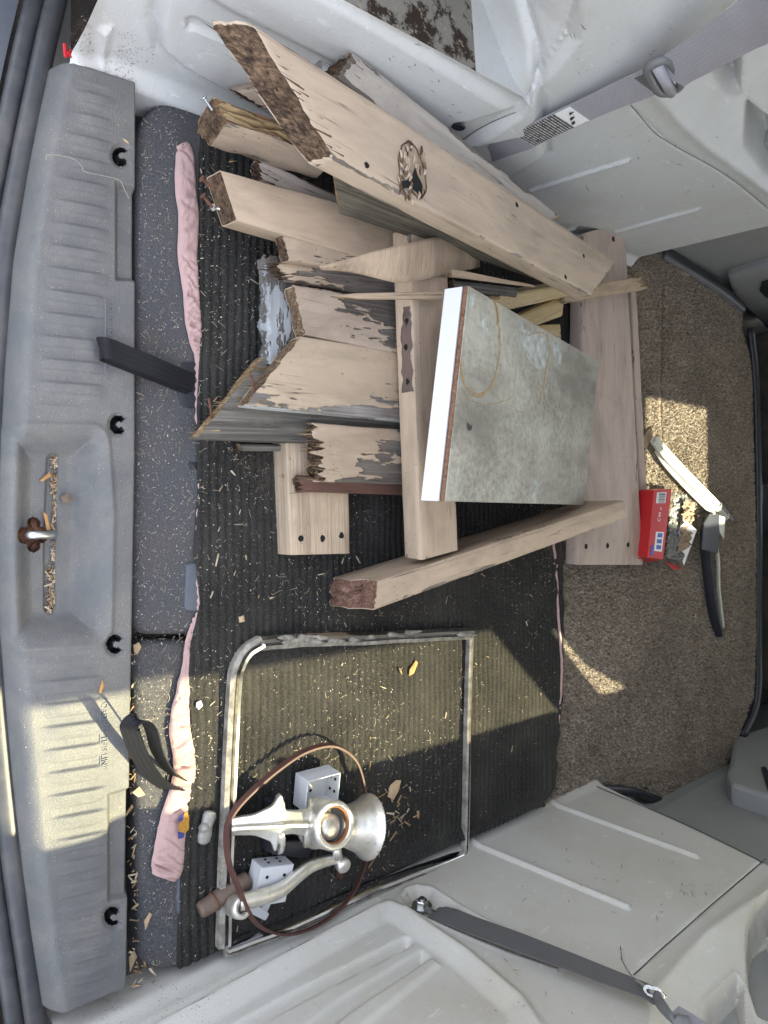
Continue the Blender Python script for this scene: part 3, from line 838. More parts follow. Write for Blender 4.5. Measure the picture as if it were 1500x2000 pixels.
M['scuff'] = simple('scuff_brown_grey', (0.20, 0.175, 0.15), 0.7)
marks(WR, relief_right, [(1180, 1560, 1400, 1720), (1000, 1640, 1180, 1760), (1330, 1715, 1380, 1750), (950, 1870, 1150, 1980), (1000, 1700, 1300, 1850)], 60, wall_right, 3, M['scuff'], 'scuff_marks', 3, 16, 0.0008)
marks(WL, relief_left, [(1040, 210, 1250, 420), (740, 60, 960, 200), (1100, 20, 1300, 140), (1250, 250, 1450, 430), (420, 20, 560, 90)], 60, wall_left, 4, M['scuff'], 'scuff_marks', 3, 18, 0.0008)
marks(WL, relief_left, [(150, 30, 180, 110), (225, 60, 265, 150), (200, 120, 260, 160), (200, 90, 300, 125)], 420, wall_left, 5, M['rust_dark'], 'wall_grit', 1.0, 3.0, 0.0006)
marks(WR, relief_right, [(795, 1742, 830, 1765), (300, 1930, 420, 1990), (110, 1960, 240, 2000)], 200, wall_right, 6, M['rust_dark'], 'wall_grit', 1.0, 3.0, 0.0006)
pc = on_wall(WL, relief_left, [(905, 215)], 0.002)[0]
V, F = lathe([(0.0004, 0.0), (0.0115, 0.0), (0.0125, 0.0015), (0.010, 0.003), (0.007, 0.0022), (0.0004, 0.0022)], 24)
hc = on_wall(WL, relief_left, [(892, 222)], 0.014)[0]; mh = axis_matrix(hc, hc + WL.n)
link('clip_plug', mesh_from([Vector((v.x, v.y * 0.72, v.z)) for v in V], F), M['black_plastic'], wall_left, mw=mh)

# ---- door trims ahead of the side walls
def panel3(name, pts, mat, th_dir, th, parent=None, bev=0.004, **kw):
    """polygon of 3-D points given a real thickness"""
    bm = bmesh.new()
    a = [bm.verts.new(p) for p in pts]; b = [bm.verts.new(Vector(p) + Vector(th_dir) * th) for p in pts]
    n = len(pts); f = bm.faces.new(a); bm.faces.new(b[::-1])
    for i in range(n): bm.faces.new((a[i], b[i], b[(i + 1) % n], a[(i + 1) % n]))
    bmesh.ops.recalc_face_normals(bm, faces=bm.faces)
    if bev: bmesh.ops.bevel(bm, geom=[e for e in bm.edges], offset=bev, segments=2, profile=0.5, affect='EDGES')
    return link(name, from_bm(bm), mat, parent, **kw)
def px_plane_pts(pts, x): return [on_plane(a, b, (x, 0, 0), Vector((1, 0, 0))) for a, b in pts]
dl = empty('sliding_door', (-0.70, 2.0, -0.05), 'grey moulded sliding door trim beside the top edge of the brown carpet', 'door')
panel3('trim_panel', px_plane_pts([(1200, 450), (1290, 498), (1432, 588), (1540, 640), (1700, 560), (1700, 200), (1250, 380)], -0.69), M['door_trim'], (-1, 0, 0), 0.03, dl)
panel3('door_pocket', px_plane_pts([(1420, 545), (1500, 520), (1600, 500), (1600, 640), (1500, 645), (1432, 580)], -0.665), M['door_trim'], (-1, 0, 0), 0.05, dl, 0.012)
panel3('speaker_recess', px_plane_pts([(1488, 550), (1520, 540), (1530, 575), (1495, 580), (1484, 566)], -0.663), M['black_plastic'], (1, 0, 0), 0.003, dl, 0.001)
dr_ = empty('sliding_door', (0.72, 2.0, -0.05), 'grey moulded sliding door trim beside the bottom edge of the brown carpet', 'door')
panel3('trim_panel', px_plane_pts([(1230, 1600), (1318, 1562), (1440, 1488), (1560, 1420), (1750, 1500), (1750, 1780), (1500, 1720)], 0.715), M['door_trim'], (1, 0, 0), 0.03, dr_)
panel3('door_pocket', px_plane_pts([(1424, 1495), (1432, 1436), (1560, 1400), (1620, 1500), (1530, 1520), (1420, 1512)], 0.675), M['door_trim'], (1, 0, 0), 0.06, dr_, 0.012)
panel3('door_step_moulding', px_plane_pts([(1418, 1510), (1428, 1486), (1480, 1488), (1520, 1510), (1520, 1560), (1428, 1530)], 0.662), M['door_trim'], (1, 0, 0), 0.06, dr_, 0.010)
panel3('handle_recess', px_plane_pts([(1486, 1500), (1494, 1497), (1520, 1535), (1520, 1552), (1500, 1545)], 0.660), M['black_plastic'], (-1, 0, 0), 0.002, dr_, 0.0008)
def strip(name, pix, z, r, mat, flat=0.5, label=None, cat=None, **kw):
    V, F = tube(catmull([P(a, b, z) for a, b in pix], 40), r, 10, flat=flat)
    return link(name, mesh_from(V, F), mat, smooth=True, label=label, cat=cat, **kw)
strip('door_sill_strip', [(1290, 490), (1345, 525), (1410, 570), (1450, 605)], 0.0, 0.022, M['black_plastic'], 0.5, kind='structure')
strip('door_sill_strip', [(1180, 1542), (1240, 1548), (1300, 1570)], 0.005, 0.012, M['black_plastic'], 0.7, kind='structure')
strip('door_sill_strip', [(1300, 1575), (1380, 1528), (1440, 1486)], 0.0, 0.020, M['black_plastic'], 0.5, kind='structure')
strip('front_sill_strip', [(1466, 640), (1477, 760), (1482, 1000), (1482, 1250), (1478, 1370), (1450, 1440)], 0.003, 0.016, M['black_plastic'], 0.6, kind='structure')

# front seat bases in the dark beyond the carpet
for k, (x0, x1, lab) in enumerate(((-0.60, -0.10, 'dark seat base in shadow beyond the carpet, next to the upper door'), (0.08, 0.60, 'dark seat base in shadow beyond the carpet, next to the lower door'))):
    sb = empty('front_seat', ((x0 + x1) / 2, 2.75, -0.2), lab, 'seat')
    link('seat_base', box_mesh(x1 - x0, 0.5, 0.30, 0.04, 3, ((x0 + x1) / 2, 2.72, -0.05)), M['dark_floor'], sb)
    link('seat_back', box_mesh(x1 - x0, 0.16, 0.62, 0.05, 3, ((x0 + x1) / 2, 2.95, 0.36)), M['dark_floor'], sb)
    for xx in (x0 + 0.07, x1 - 0.07):
        link('seat_rail', box_mesh(0.03, 0.62, 0.04, 0.006, 2, (xx, 2.66, -0.17)), M['black_plastic'], sb)

# ---- rear sill plate: moulded relief, laid out along its curve
arc_py = np.array([60, 115, 220, 330, 500, 700, 850, 1000, 1150, 1250, 1400, 1550, 1700, 1850, 1990, 2050.])
arc_px = np.array([118, 105, 82, 61, 33, 17, 9, 5, 5, 8, 19, 33, 50, 70, 92, 102.])
def arc(py): return np.interp(py, arc_py, arc_px)
def inner(py): return np.interp(py, [100, 165, 900, 1400, 2000], [264, 263, 262, 253, 244])
NU, NQ = 900, 130
u = np.linspace(0, 1, NU)[:, None]; q = np.linspace(0, 1, NQ)[None, :]
PYg = (114 + 52 * q) + u * ((1988 - 66 * q) - (114 + 52 * q)); PXg = arc(PYg) + q * (inner(PYg) - arc(PYg))
Zs = np.full(PXg.shape, 0.014)
dout = PXg - arc(PYg); din = inner(PYg) - PXg
Zs -= 0.040 * np.clip(1 - dout / 42, 0, 1) ** 2.2
Zs -= 0.018 * np.clip(1 - din / 9, 0, 1) ** 2
Zs -= 0.010 * np.clip(1 - (u * 1870) / 9, 0, 1) ** 2 + 0.010 * np.clip(1 - ((1 - u) * 1870) / 9, 0, 1) ** 2
slant = (1000 - PYg) / 850 * 0.27
ph = (PYg - slant * (PXg - 120)) / 44.0
wv = ph - np.floor(ph)
prof = sstep(0.0, 0.12, wv) * (1 - sstep(0.16, 0.80, wv)) + 0.35 * sstep(0.5, 0.56, wv) * (1 - sstep(0.58, 0.75, wv))
band = sstep(38, 95, dout) * (1 - sstep(-26, 16, PXg - (arc(PYg) * 0.25 + 188)))
away = np.clip(sstep(0, 25, np.maximum(805 - PYg, PYg - 1275)), 0, 1)
ends = sstep(0.012, 0.022, u) * (1 - sstep(0.975, 0.99, u))
Zs += 0.0036 * prof * band * away * ends
for pl in ([(219, 362), (300, 385), (300, 556), (219, 552)], [(204, 1545), (290, 1520), (290, 1735), (204, 1752)]):
    d = sdf(pl, PXg, PYg); Zs -= 0.010 * (1 - sstep(-9, 3, d))
pocket = round_poly([(12, 836), (196, 838), (208, 1000), (203, 1252), (16, 1262), (6, 1040)], [24, 30, 0, 34, 24, 0])
d = sdf(pocket, PXg, PYg)
Zs -= 0.034 * (1 - sstep(-62, 2, d)) ; Zs += 0.0025 * np.exp(-((d - 5) / 6) ** 2)
dsl = dist_line([(112, 895), (108, 1000), (106, 1080), (106, 1190)], PXg, PYg)
Zs -= 0.006 * (1 - sstep(7, 14, dsl))
keep = (dist_line([(74, 1024), (74, 1066)], PXg, PYg) < 13) | (dist_line([(52, 1046), (90, 1046)], PXg, PYg) < 15)
mi = np.zeros(Zs.shape, int)
Zs = np.where(keep, Zs - 0.02, Zs); mi[keep] = 2
for cx, cy in ((230, 312), (225, 831), (219, 1256), (214, 1783)):
    rr = np.hypot(PXg - cx, (PYg - cy) * 0.9); an = np.degrees(np.arctan2(PYg - cy, PXg - cx))
    ring = (rr > 6.5) & (rr < 15.5) & ((np.abs(an) > 48))
    Zs -= 0.004 * np.exp(-((rr - 16) / 5) ** 2) * (np.abs(an) > 40)
    Zs = np.where(ring, Zs - 0.016, Zs); mi[ring] = 1
W0 = np.zeros(PXg.shape + (3,))
vv = (PXg - 750) / FPX; uu = (PYg - 1000) / FPX; tt = -CAM_H / (-sp + vv * cp)
W0[..., 0] = uu * tt; W0[..., 1] = (cp + vv * sp) * tt; W0[..., 2] = Zs
me = mesh_np(W0.reshape(-1, 3), grid_faces(NU, NQ))
if me.polygons[1000].normal.z < 0: me.flip_normals()
fm = np.maximum.reduce([mi[:-1, :-1], mi[1:, :-1], mi[1:, 1:], mi[:-1, 1:]])
me.polygons.foreach_set('material_index', fm.ravel().astype(np.int32))
sill = link('rear_sill', me, [M['sill'], M['black_hole'], M['rust_dark']], kind='structure')
auto_smooth(sill, 50)
# lettering moulded along the sill
def letters(txt, px, py0, py1, z, size, mat, parent, name, extr=0.0006):
    cu = bpy.data.curves.new('t', 'FONT'); cu.body = txt; cu.size = size; cu.extrude = extr; cu.align_x = 'CENTER'; cu.align_y = 'CENTER'
    tmp = bpy.data.objects.new('t', cu); COL.objects.link(tmp)
    dg = bpy.context.evaluated_depsgraph_get(); me = bpy.data.meshes.new_from_object(tmp.evaluated_get(dg))
    bpy.data.objects.remove(tmp)
    a, b = P(px, py0, z), P(px, py1, z)
    xs = [v.co.x for v in me.vertices]; k = (b - a).length / (max(xs) - min(xs))
    ex = (b - a).normalized(); ez = Vector((0, 0, 1)); ey = ez.cross(ex); c = (a + b) / 2
    for v in me.vertices: v.co = c + ex * v.co.x * k + ey * v.co.y + ez * (v.co.z)
    return link(name, me, mat, parent)
M['sill_letter'] = plastic('sill_letter_plastic', (0.145, 0.152, 0.165), 0.55, 520, 0.3)
letters('LOAD TO THIS LINE', 215, 590, 725, 0.0152, 0.011, M['sill_letter'], sill, 'moulded_lettering')
letters('LOAD TO THIS LINE', 204, 1365, 1503, 0.0152, 0.011, M['sill_letter'], sill, 'moulded_lettering')
for px_, y0, y1 in ((206, 585, 728), (196, 1362, 1508)):
    V, F = tube([P(px_, y0, 0.0148), P(px_, y1, 0.0148)], 0.0008, 6); link('moulded_line', mesh_from(V, F), M['sill_letter'], sill)
# latch striker in the pocket
st = empty('latch_striker', P(75, 1045, -0.03), 'rusty steel latch loop standing in the recess of the grey sill', 'latch')
V, F = tube(catmull([P(58, 1045, -0.028), P(58, 1045, 0.004), P(70, 1045, 0.012), P(96, 1045, 0.010), P(104, 1044, 0.0), P(104, 1044, -0.026)], 30), 0.0052, 10, up=(1, 0, 0))
link('striker_loop', mesh_from(V, F), M['steel'], st, smooth=True)
V, F = lathe([(0.0005, 0.0), (0.011, 0.0), (0.011, 0.003), (0.004, 0.004), (0.0005, 0.004)], 20)
for a, b in ((76, 1020), (76, 1074)):
    link('bolt_head', mesh_from(V, F), M['rust_dark'], st, mw=Matrix.Translation(P(a, b, -0.037)))

# ---- rubber seals and bumper outside the sill
py_s = [-120, 0, 115, 330, 500, 700, 850, 1000, 1150, 1250, 1400, 1700, 1990, 2100]
def off_arc(k, z): return catmull([P(float(np.interp(p, [-120, 60], [160, 118])) - k if p < 60 else float(arc(p)) - k, p, z) for p in py_s], 160)
def seal(name, k, z, r, flat, label):
    pth = off_arc(k, z)
    V, F = tube(pth, r, 12, flat=flat)
    return link(name, mesh_from(V, F), M['rubber'], smooth=True, label=label, cat='seal')
seal('rubber_seal', 22, -0.032, 0.013, 0.9, 'black rubber door seal running right along the outer edge of the grey sill')
seal('rubber_seal', 62, -0.050, 0.013, 0.8, 'black rubber seal lip farther out, next to the bumper')
bp = off_arc(95, -0.062); bq = off_arc(330, -0.075)
V = [*bp, *bq, *[p + Vector((0, -0.01, -0.14)) for p in bq]]; n = len(bp)
F = [(i, i + 1, n + i + 1, n + i) for i in range(n - 1)] + [(n + i, n + i + 1, 2 * n + i + 1, 2 * n + i) for i in range(n - 1)]
link('rear_bumper', mesh_from(V, F), M['bumper'], kind='structure', smooth=True)
gp = off_arc(0, -0.06)
V = [*gp, *[p + Vector((0, 0, -0.004)) for p in off_arc(100, -0.066)]]
link('seal_channel', mesh_from(V, [(i, i + 1, n + i + 1, n + i) for i in range(n - 1)]), M['dark_floor'], kind='structure')

# ---- the van around the load space: roof, pillars, tinted side glass, open tailgate
RZ = 1.16
def slab_box(name, x0, x1, y0, y1, z0, z1, mat, bev=0.01, **kw):
    return link(name, box_mesh(x1 - x0, y1 - y0, z1 - z0, bev, 2, ((x0 + x1) / 2, (y0 + y1) / 2, (z0 + z1) / 2)), mat, **kw)
# roof cut short for more light; invented glass opening shapes the carpet sun patch
SUN_GAP = (0.29, 0.60, 2.30, 2.64)
for a in ((-0.76, 0.76, 0.70, SUN_GAP[2]), (-0.76, 0.76, SUN_GAP[3], 3.4), (-0.76, SUN_GAP[0], SUN_GAP[2], SUN_GAP[3]), (SUN_GAP[1], 0.76, SUN_GAP[2], SUN_GAP[3])):
    slab_box('roof', a[0], a[1], a[2], a[3], RZ, RZ + 0.03, M['headliner'], 0.0, kind='structure')
slab_box('added_roof_glass', SUN_GAP[0], SUN_GAP[1], SUN_GAP[2], SUN_GAP[3], RZ + 0.012, RZ + 0.016, M['clear'], 0.0, kind='structure')
WB, WT = 0.62, 1.07                # window bottom and top
for sx in (-1, 1):
    xa, xb = (0.735, 0.765) if sx > 0 else (-0.765, -0.735)
    nm = 'wall_right_upper' if sx > 0 else 'wall_left_upper'
    slab_box(nm, xa, xb, 0.30, 3.4, 0.55, WB, M['trim'], 0.0, kind='structure')
    slab_box(nm, xa, xb, 0.30, 3.4, WT, RZ, M['trim'], 0.0, kind='structure')
    for y0, y1 in ((0.30, 0.52), (1.66, 1.80), (2.62, 3.05)):  # front pillar widened to block a wedge of sun on the carpet
        slab_box('pillar', xa, xb, y0, y1, WB, WT, M['trim'], 0.0, kind='structure')
    for y0, y1, g in ((0.52, 1.66, 'tint'), (1.80, 2.62, 'tint'), (3.05, 3.4, 'clear')):
        slab_box('side_glass', (xa + xb) / 2 - 0.002, (xa + xb) / 2 + 0.002, y0, y1, WB, WT, M['clear' if (sx > 0 and y0 == 1.80) else g], 0.0, kind='structure')  # right sliding-door pane left clear to brighten the sun streak
    slab_box('wall_lower', xa, xb, 0.12, 3.4, -0.5, 0.55, M['door_trim'], 0.0, kind='structure')

slab_box('front_bulkhead', -0.76, 0.76, 3.25, 3.3, -0.2, 0.50, M['black_plastic'], 0.0, kind='structure')
# unseen panels added over the right sliding-door window, shaped to cast a sun streak
def sun_up(px, py, x=0.733):
    p = P(px, py, 0.005); k = (x - p.x) / SUN_SX
    return Vector((x, p.y + SUN_SY * k, p.z + k))
gap_hi = [(1030, 1212), (1088, 1232), (1145, 1298), (1200, 1330), (1272, 1354)]
gap_lo = [(1030, 1252), (1086, 1284), (1130, 1330), (1165, 1352), (1240, 1372)]
hi_e = [sun_up(*p) for p in gap_hi]; lo_e = [sun_up(*p) for p in gap_lo]
def shade(nm, pts):  # builds one of the added sun-blocking panels
    n = len(pts); V = [*pts, *[p + Vector((0.0015, 0, 0)) for p in pts]]
    F = [tuple(range(n)), tuple(range(2 * n - 1, n - 1, -1))] + [(i, (i + 1) % n, n + (i + 1) % n, n + i) for i in range(n)]
    link(nm, mesh_from(V, F), M['door_trim'], kind='structure')
X_ = 0.733
shade('added_sun_blocker', [Vector((X_, hi_e[0].y, WT)), *hi_e, Vector((X_, hi_e[-1].y, WT))])
shade('added_sun_blocker', [Vector((X_, lo_e[0].y, WB - .01)), *lo_e, Vector((X_, lo_e[-1].y, WB - .01))])
y1_ = max(hi_e[-1].y, lo_e[-1].y)
shade('added_sun_blocker', [Vector((X_, hi_e[-1].y, WT)), hi_e[-1], lo_e[-1], Vector((X_, lo_e[-1].y, WB - .01)), Vector((X_, 2.64, WB - .01)), Vector((X_, 2.64, WT))])
shade('added_sun_blocker', [Vector((X_, 1.70, WB - .01)), Vector((X_, lo_e[0].y, WB - .01)), lo_e[0], hi_e[0], Vector((X_, hi_e[0].y, WT)), Vector((X_, 1.70, WT))])

# ------------------------------------------------------------------ folded seats, mat, carpet
def xy(px, py, z=0.0):
    p = P(px, py, z); return (p.x, p.y)
seat_a = empty('folded_seat', P(500, 700, -0.05), 'larger folded seat back in grey felt under the ribbed mat, beside the lumber', 'seat')
polyA = round_poly([xy(272, 178), xy(900, 300), xy(900, 1241), xy(260, 1241)], [0.075, 0.03, 0.03, 0.026], 10)
auto_smooth(link('seat_back_panel', prism_mesh(polyA, -0.045, 0.0, 0.014, 4), M['felt'], seat_a))
seat_b = empty('folded_seat', P(400, 1500, -0.05), 'smaller folded seat back in grey felt, below the larger one and under the metal frame', 'seat')
polyB = round_poly([xy(262, 1252), xy(900, 1252), xy(900, 1660), xy(420, 1868), xy(345, 1903), xy(276, 1895)], [0.03, 0, 0.03, 0.03, 0.04, 0.055], 10)
auto_smooth(link('seat_back_panel', prism_mesh(polyB, -0.047, -0.004, 0.014, 4), M['felt'], seat_b))
def bar_px(name, pix, z0, z1, mat, parent, bev=0.003):
    return auto_smooth(link(name, prism_mesh(round_poly([xy(*p) for p in pix], 0.006, 4), z0, z1, bev, 3), mat, parent))
bar_px('hinge_cover', [(362, 1100), (392, 1098), (392, 1196), (358, 1192)], -0.01, 0.004, M['grey_hinge'], seat_a)
bar_px('hinge_cover', [(345, 1690), (362, 1688), (358, 1790), (345, 1785)], -0.012, 0.002, M['grey_hinge'], seat_b)
bar_px('strap_slot', [(352, 708), (392, 706), (392, 798), (356, 796), (346, 770)], -0.006, 0.0025, M['black_plastic'], seat_a, 0.001)
bar_px('release_button', [(366, 903), (384, 903), (384, 918), (370, 918)], -0.006, 0.002, M['black_plastic'], seat_a, 0.001)
bar_px('strap_slot', [(326, 1512), (368, 1506), (368, 1582), (330, 1584)], -0.010, -0.001, M['black_plastic'], seat_b, 0.001)

def loop_strap(parent, pts, w, wdir):
    path = catmull(pts, 60)
    return link('pull_strap', ribbon(path, w, wdir, 0.0016, 5), M['strap'], parent, smooth=False)
# big seat strap: a loop lying over the gap on to the sill
a0 = P(378, 745, 0.006)
loop_strap(seat_a, [P(378, 748, 0.005), P(340, 733, 0.020), P(300, 716, 0.032), P(240, 692, 0.038), P(212, 681, 0.042), P(198, 678, 0.036),
                    P(197, 684, 0.027), P(216, 692, 0.022), P(270, 714, 0.018), P(330, 738, 0.010), P(376, 756, 0.003)],
           0.026, [Vector((0.92, 0.30, -0.25))] * 60)
loop_strap(seat_b, [P(352, 1520, 0.004), P(330, 1506, 0.02), P(308, 1470, 0.05), P(296, 1428, 0.075), P(284, 1410, 0.085), P(268, 1408, 0.085), P(254, 1418, 0.078),
                    P(256, 1432, 0.070), P(272, 1474, 0.05), P(298, 1515, 0.026), P(326, 1538, 0.008), P(350, 1545, 0.003)],
           0.024, [Vector((0.05, 0.30, 0.95)).lerp(Vector((0.05, 0.78, 0.62)), min(1, max(0, (k - 20) / 14))) for k in range(60)])

# ---- ribbed mat: real ribs
mat_l = [(400, 150), (396, 210), (388, 300), (386, 420), (388, 600), (384, 700), (380, 800), (385, 960), (376, 1080), (386, 1180), (366, 1260), (360, 1340), (366, 1400), (374, 1480), (366, 1550), (354, 1600), (350, 1700), (346, 1890), (346, 1960)]
mat_r = [(1105, 380), (1100, 500), (1105, 700), (1100, 900), (1085, 1055), (1088, 1120), (1092, 1200), (1096, 1300), (1092, 1380), (1084, 1440), (1074, 1500), (1072, 1560), (1040, 1580)]
def edge_fn(pix):
    q = sorted([xy(*p) for p in pix]); xs = np.array([a for a, b in q]); ys = np.array([b for a, b in q])
    return lambda x: np.interp(x, xs, ys)
fl, fr = edge_fn(mat_l), edge_fn(mat_r)
NX, NYm = 150, 560
xs = np.linspace(-0.56, 0.638, NX)[:, None]; s = np.linspace(0, 1, NYm)[None, :]
yl = fl(xs); yr = fr(xs) + 0.002 * np.sin(xs * 90)
# the mat is cut along the wall on the right-hand side
Y = yl + s * (yr - yl); X = -0.56 + (xs + 0.56) / 1.198 * ((0.638 - 0.0333 * (Y - 0.36)) + 0.56)
wob = 0.0075 * vnoise(X, Y, 4.5, 2) + 0.0012 * vnoise(X, Y, 40.0, 4, 2)
RIB = 0.0128
phs = (Y + wob) / RIB
rb = np.abs(np.sin(np.pi * phs)) ** 0.8
Z = 0.0045 + 0.0036 * rb * (0.85 + 0.25 * vnoise(X, Y, 30, 6)) + 0.0006 * vnoise(X, Y, 260.0, 8, 2) + 0.002 * (vnoise(X, Y, 2.5, 9) + 0.4)
Z += 0.010 * sstep(0.955, 1.0, s) * (0.55 + 0.45 * np.sin(X * 14))        # far edge rides up on the carpet
Z += 0.018 * sstep(0.975, 1.0, (xs + 0.56) / 1.198) * sstep(0.8, 1.1, Y)     # and up against the side wall
Z = np.where((s < 0.001) | (s > 0.999), -0.001, Z)
Vm = np.stack([X, Y, Z], -1).reshape(-1, 3)
me = mesh_np(Vm, grid_faces(NX, NYm))
if me.polygons[500].normal.z < 0: me.flip_normals()
matt = empty('ribbed_mat', P(600, 1200, 0), 'black ribbed mat edged in pink cloth, covering most of the load floor', 'mat')
link('ribbed_pile', me, M['mat'], matt, smooth=True)
NFZ = 190000
Gm = Vm.reshape(NX, NYm, 3); gi = RNG.integers(0, NX - 1, NFZ); gj = RNG.integers(1, NYm - 1, NFZ); gf = RNG.random(NFZ)[:, None]
bs = Gm[gi, gj] * (1 - gf) + Gm[gi + 1, gj] * gf; bs[:, 1] += (RNG.random(NFZ) - 0.5) * 0.002
fa = RNG.random(NFZ) * 2 * np.pi; fl_ = 0.0012 + 0.0024 * RNG.random(NFZ) ** 2
fd = np.stack([np.cos(fa) * fl_, np.sin(fa) * fl_, 0.0006 + 0.0016 * RNG.random(NFZ)], -1); fw = np.stack([-np.sin(fa), np.cos(fa), np.zeros(NFZ)], -1) * 0.0003
FV = np.stack([bs - fw, bs + fw, bs + fd], 1).reshape(-1, 3)
link('mat_fuzz', mesh_np(FV, np.arange(NFZ * 3).reshape(-1, 3)), M['fuzz'], matt, kind='stuff')

# pink cloth edging: padded and gathered, thin where it is tucked under
pk_c = [(350, 284), (358, 300), (360, 360), (366, 430), (364, 500), (370, 560), (374, 620), (380, 670), (384, 695), (384, 740), (382, 800), (388, 900), (388, 965), (381, 1060), (384, 1140), (386, 1190), (374, 1225), (366, 1255), (362, 1300), (357, 1340), (350, 1390), (350, 1430), (357, 1470), (358, 1510), (348, 1555), (338, 1600), (330, 1650), (325, 1690), (318, 1712)]
pk_w = [18, 34, 41, 40, 38, 33, 31, 23, 14, 8, 6, 3, 6, 3, 5, 8, 12, 14, 18, 26, 36, 44, 44, 44, 46, 54, 60, 64, 50]
N1, N2 = 620, 15
rc_ = random.Random(8)
CRE = [(rc_.uniform(0, 620) if k < 70 else rc_.uniform(60, 180), rc_.uniform(-1.1, 1.1), rc_.uniform(0.8, 2.0), rc_.uniform(0.0012, 0.0042), rc_.uniform(-0.8, 0.8)) for k in range(105)]
cpts = catmull([Vector((a, b, w)) for (a, b), w in zip(pk_c, pk_w)], N1)
VV = []
for i, c in enumerate(cpts):
    w = max(c.z, 2.0)
    tdir = (cpts[min(i + 1, N1 - 1)] - cpts[max(i - 1, 0)]); tdir.z = 0; tdir.normalize()
    sd = Vector((tdir.y, -tdir.x, 0))
    for k in range(N2):
        f = k / (N2 - 1) * 2 - 1
        if w < 12: rag = 1.4 * math.sin(i * 0.9) + 0.8 * math.sin(i * 0.37)
        else: rag = 1.6 * mnoise.noise(Vector((i * 0.09, 3.1, k * 0.1)))
        px_ = c.x + sd.x * f * (w / 2 + rag); py_ = c.y + sd.y * f * (w / 2 + rag)
        base = P(px_, py_, 0.0)
        puff = math.sqrt(max(0, 1 - abs(f) ** 2.6)) * min(0.006, 0.00021 * w)
        cr = 0.0
        for (ci, slp, sg, dp, f0) in CRE:
            e = i - ci - slp * f * 9 - 1.5 * math.sin(f * 3 + ci)
            if abs(e) < 9: cr -= dp * math.exp(-(e / sg) ** 2) * max(0.0, 1 - abs(f - f0) * 0.8) - 0.35 * dp * math.exp(-((e - 2.6 * sg) / (1.6 * sg)) ** 2)
        cr += 0.0011 * mnoise.noise(Vector((i * 0.16, f * 2.2, 5)))
        VV.append((base.x, base.y, 0.0035 + puff + cr * min(1, w / 26) * (1 - abs(f) ** 4)))
me = mesh_np(np.array(VV), grid_faces(N1, N2))
if me.polygons[300].normal.z < 0: me.flip_normals()
pinko = link('pink_edging', me, M['pink'], matt, smooth=True)
# embroidered bit showing on the edging
def decal(name, pix, z, mat, parent, th=0.0012):
    return link(name, prism_mesh([xy(a, b) for a, b in pix], z - th, z, 0.0), mat, parent)
decal('embroidery', [(347, 1584), (355, 1577), (359, 1590), (358, 1612), (350, 1620), (340, 1616), (338, 1600)], 0.0175, M['ochre'], pinko)
decal('embroidery', [(340, 1586), (349, 1582), (346, 1594), (338, 1600)], 0.0178, M['navy'], pinko)
decal('embroidery', [(337, 1616), (350, 1619), (348, 1628), (338, 1630)], 0.0178, M['navy'], pinko)
# thin pink line along the far edge
pth = catmull([P(a, b, 0.010) for a, b in [(1080, 1050), (1086, 1110), (1090, 1200), (1097, 1300), (1093, 1380), (1086, 1440), (1077, 1490)]], 120)
pth = [p + Vector((0, 0.003 * mnoise.noise(Vector((i * 0.2, 0, 0))), 0.002 * mnoise.noise(Vector((i * 0.3, 4, 0))))) for i, p in enumerate(pth)]
V, F = tube(pth, 0.0032, 7)
link('pink_edging', mesh_from(V, F), M['pink'], matt, smooth=True)

# ---- brown carpet, tuft by tuft
car_pix = [(1040, 560), (1230, 470), (1302, 498), (1345, 532), (1410, 580), (1428, 592), (1446, 612), (1448, 650), (1460, 690), (1466, 740), (1470, 900), (1474, 1050), (1474, 1250), (1470, 1360), (1452, 1405), (1440, 1440), (1440, 1480), (1380, 1522), (1318, 1560), (1280, 1556), (1235, 1548), (1180, 1538), (1142, 1534), (1090, 1556), (1050, 1572)]
car_poly = [xy(*p) for p in car_pix]
carpet = empty('brown_carpet', P(1280, 1000, 0), 'brown speckled cut pile carpet piece laid ahead of the ribbed mat', 'carpet')
link('carpet_backing', prism_mesh(car_poly, -0.048, 0.0005, 0.0), M['carpet_base'], carpet)
NT_ = 300000
pa = np.array(car_poly); lo = pa.min(0); hi = pa.max(0)
pts = lo + RNG.random((int(NT_ * 1.7), 2)) * (hi - lo)
sd_ = sdf(car_poly, pts[:, 0], pts[:, 1])
seamA = np.array([xy(1292, 560), xy(1290, 700), xy(1288, 800), xy(1292, 880)]); seamB = np.array([xy(1362, 556), xy(1345, 600), xy(1338, 640), xy(1336, 690)])
wobx = 0.002 * vnoise(pts[:, 0], pts[:, 1], 30, 1)
dsm = np.minimum(dist_line(seamA, pts[:, 0] + wobx, pts[:, 1] + wobx) / 0.006, dist_line(seamB, pts[:, 0] + wobx, pts[:, 1] + wobx) / 0.0028)
pts = pts[(sd_ < 0.004 * vnoise(pts[:, 0], pts[:, 1], 60, 5)) & (dsm > 1)][:NT_]
nt_ = len(pts)
ang = RNG.random(nt_) * 2 * np.pi; ln = 0.0030 + 0.0030 * RNG.random(nt_); lean = 0.0055 * RNG.random(nt_) + 0.0025
la = ang + RNG.normal(0, 0.9, nt_); hw = 0.0008 + 0.0006 * RNG.random(nt_)
bz = 0.0006
mid = np.stack([pts[:, 0] + lean * np.cos(la), pts[:, 1] + lean * np.sin(la), bz + ln + 0.0015 * vnoise(pts[:, 0], pts[:, 1], 12, 3)], -1)
d2 = np.stack([-np.sin(ang) * hw, np.cos(ang) * hw, np.zeros(nt_)], -1)
b0 = np.stack([pts[:, 0], pts[:, 1], np.full(nt_, bz)], -1)
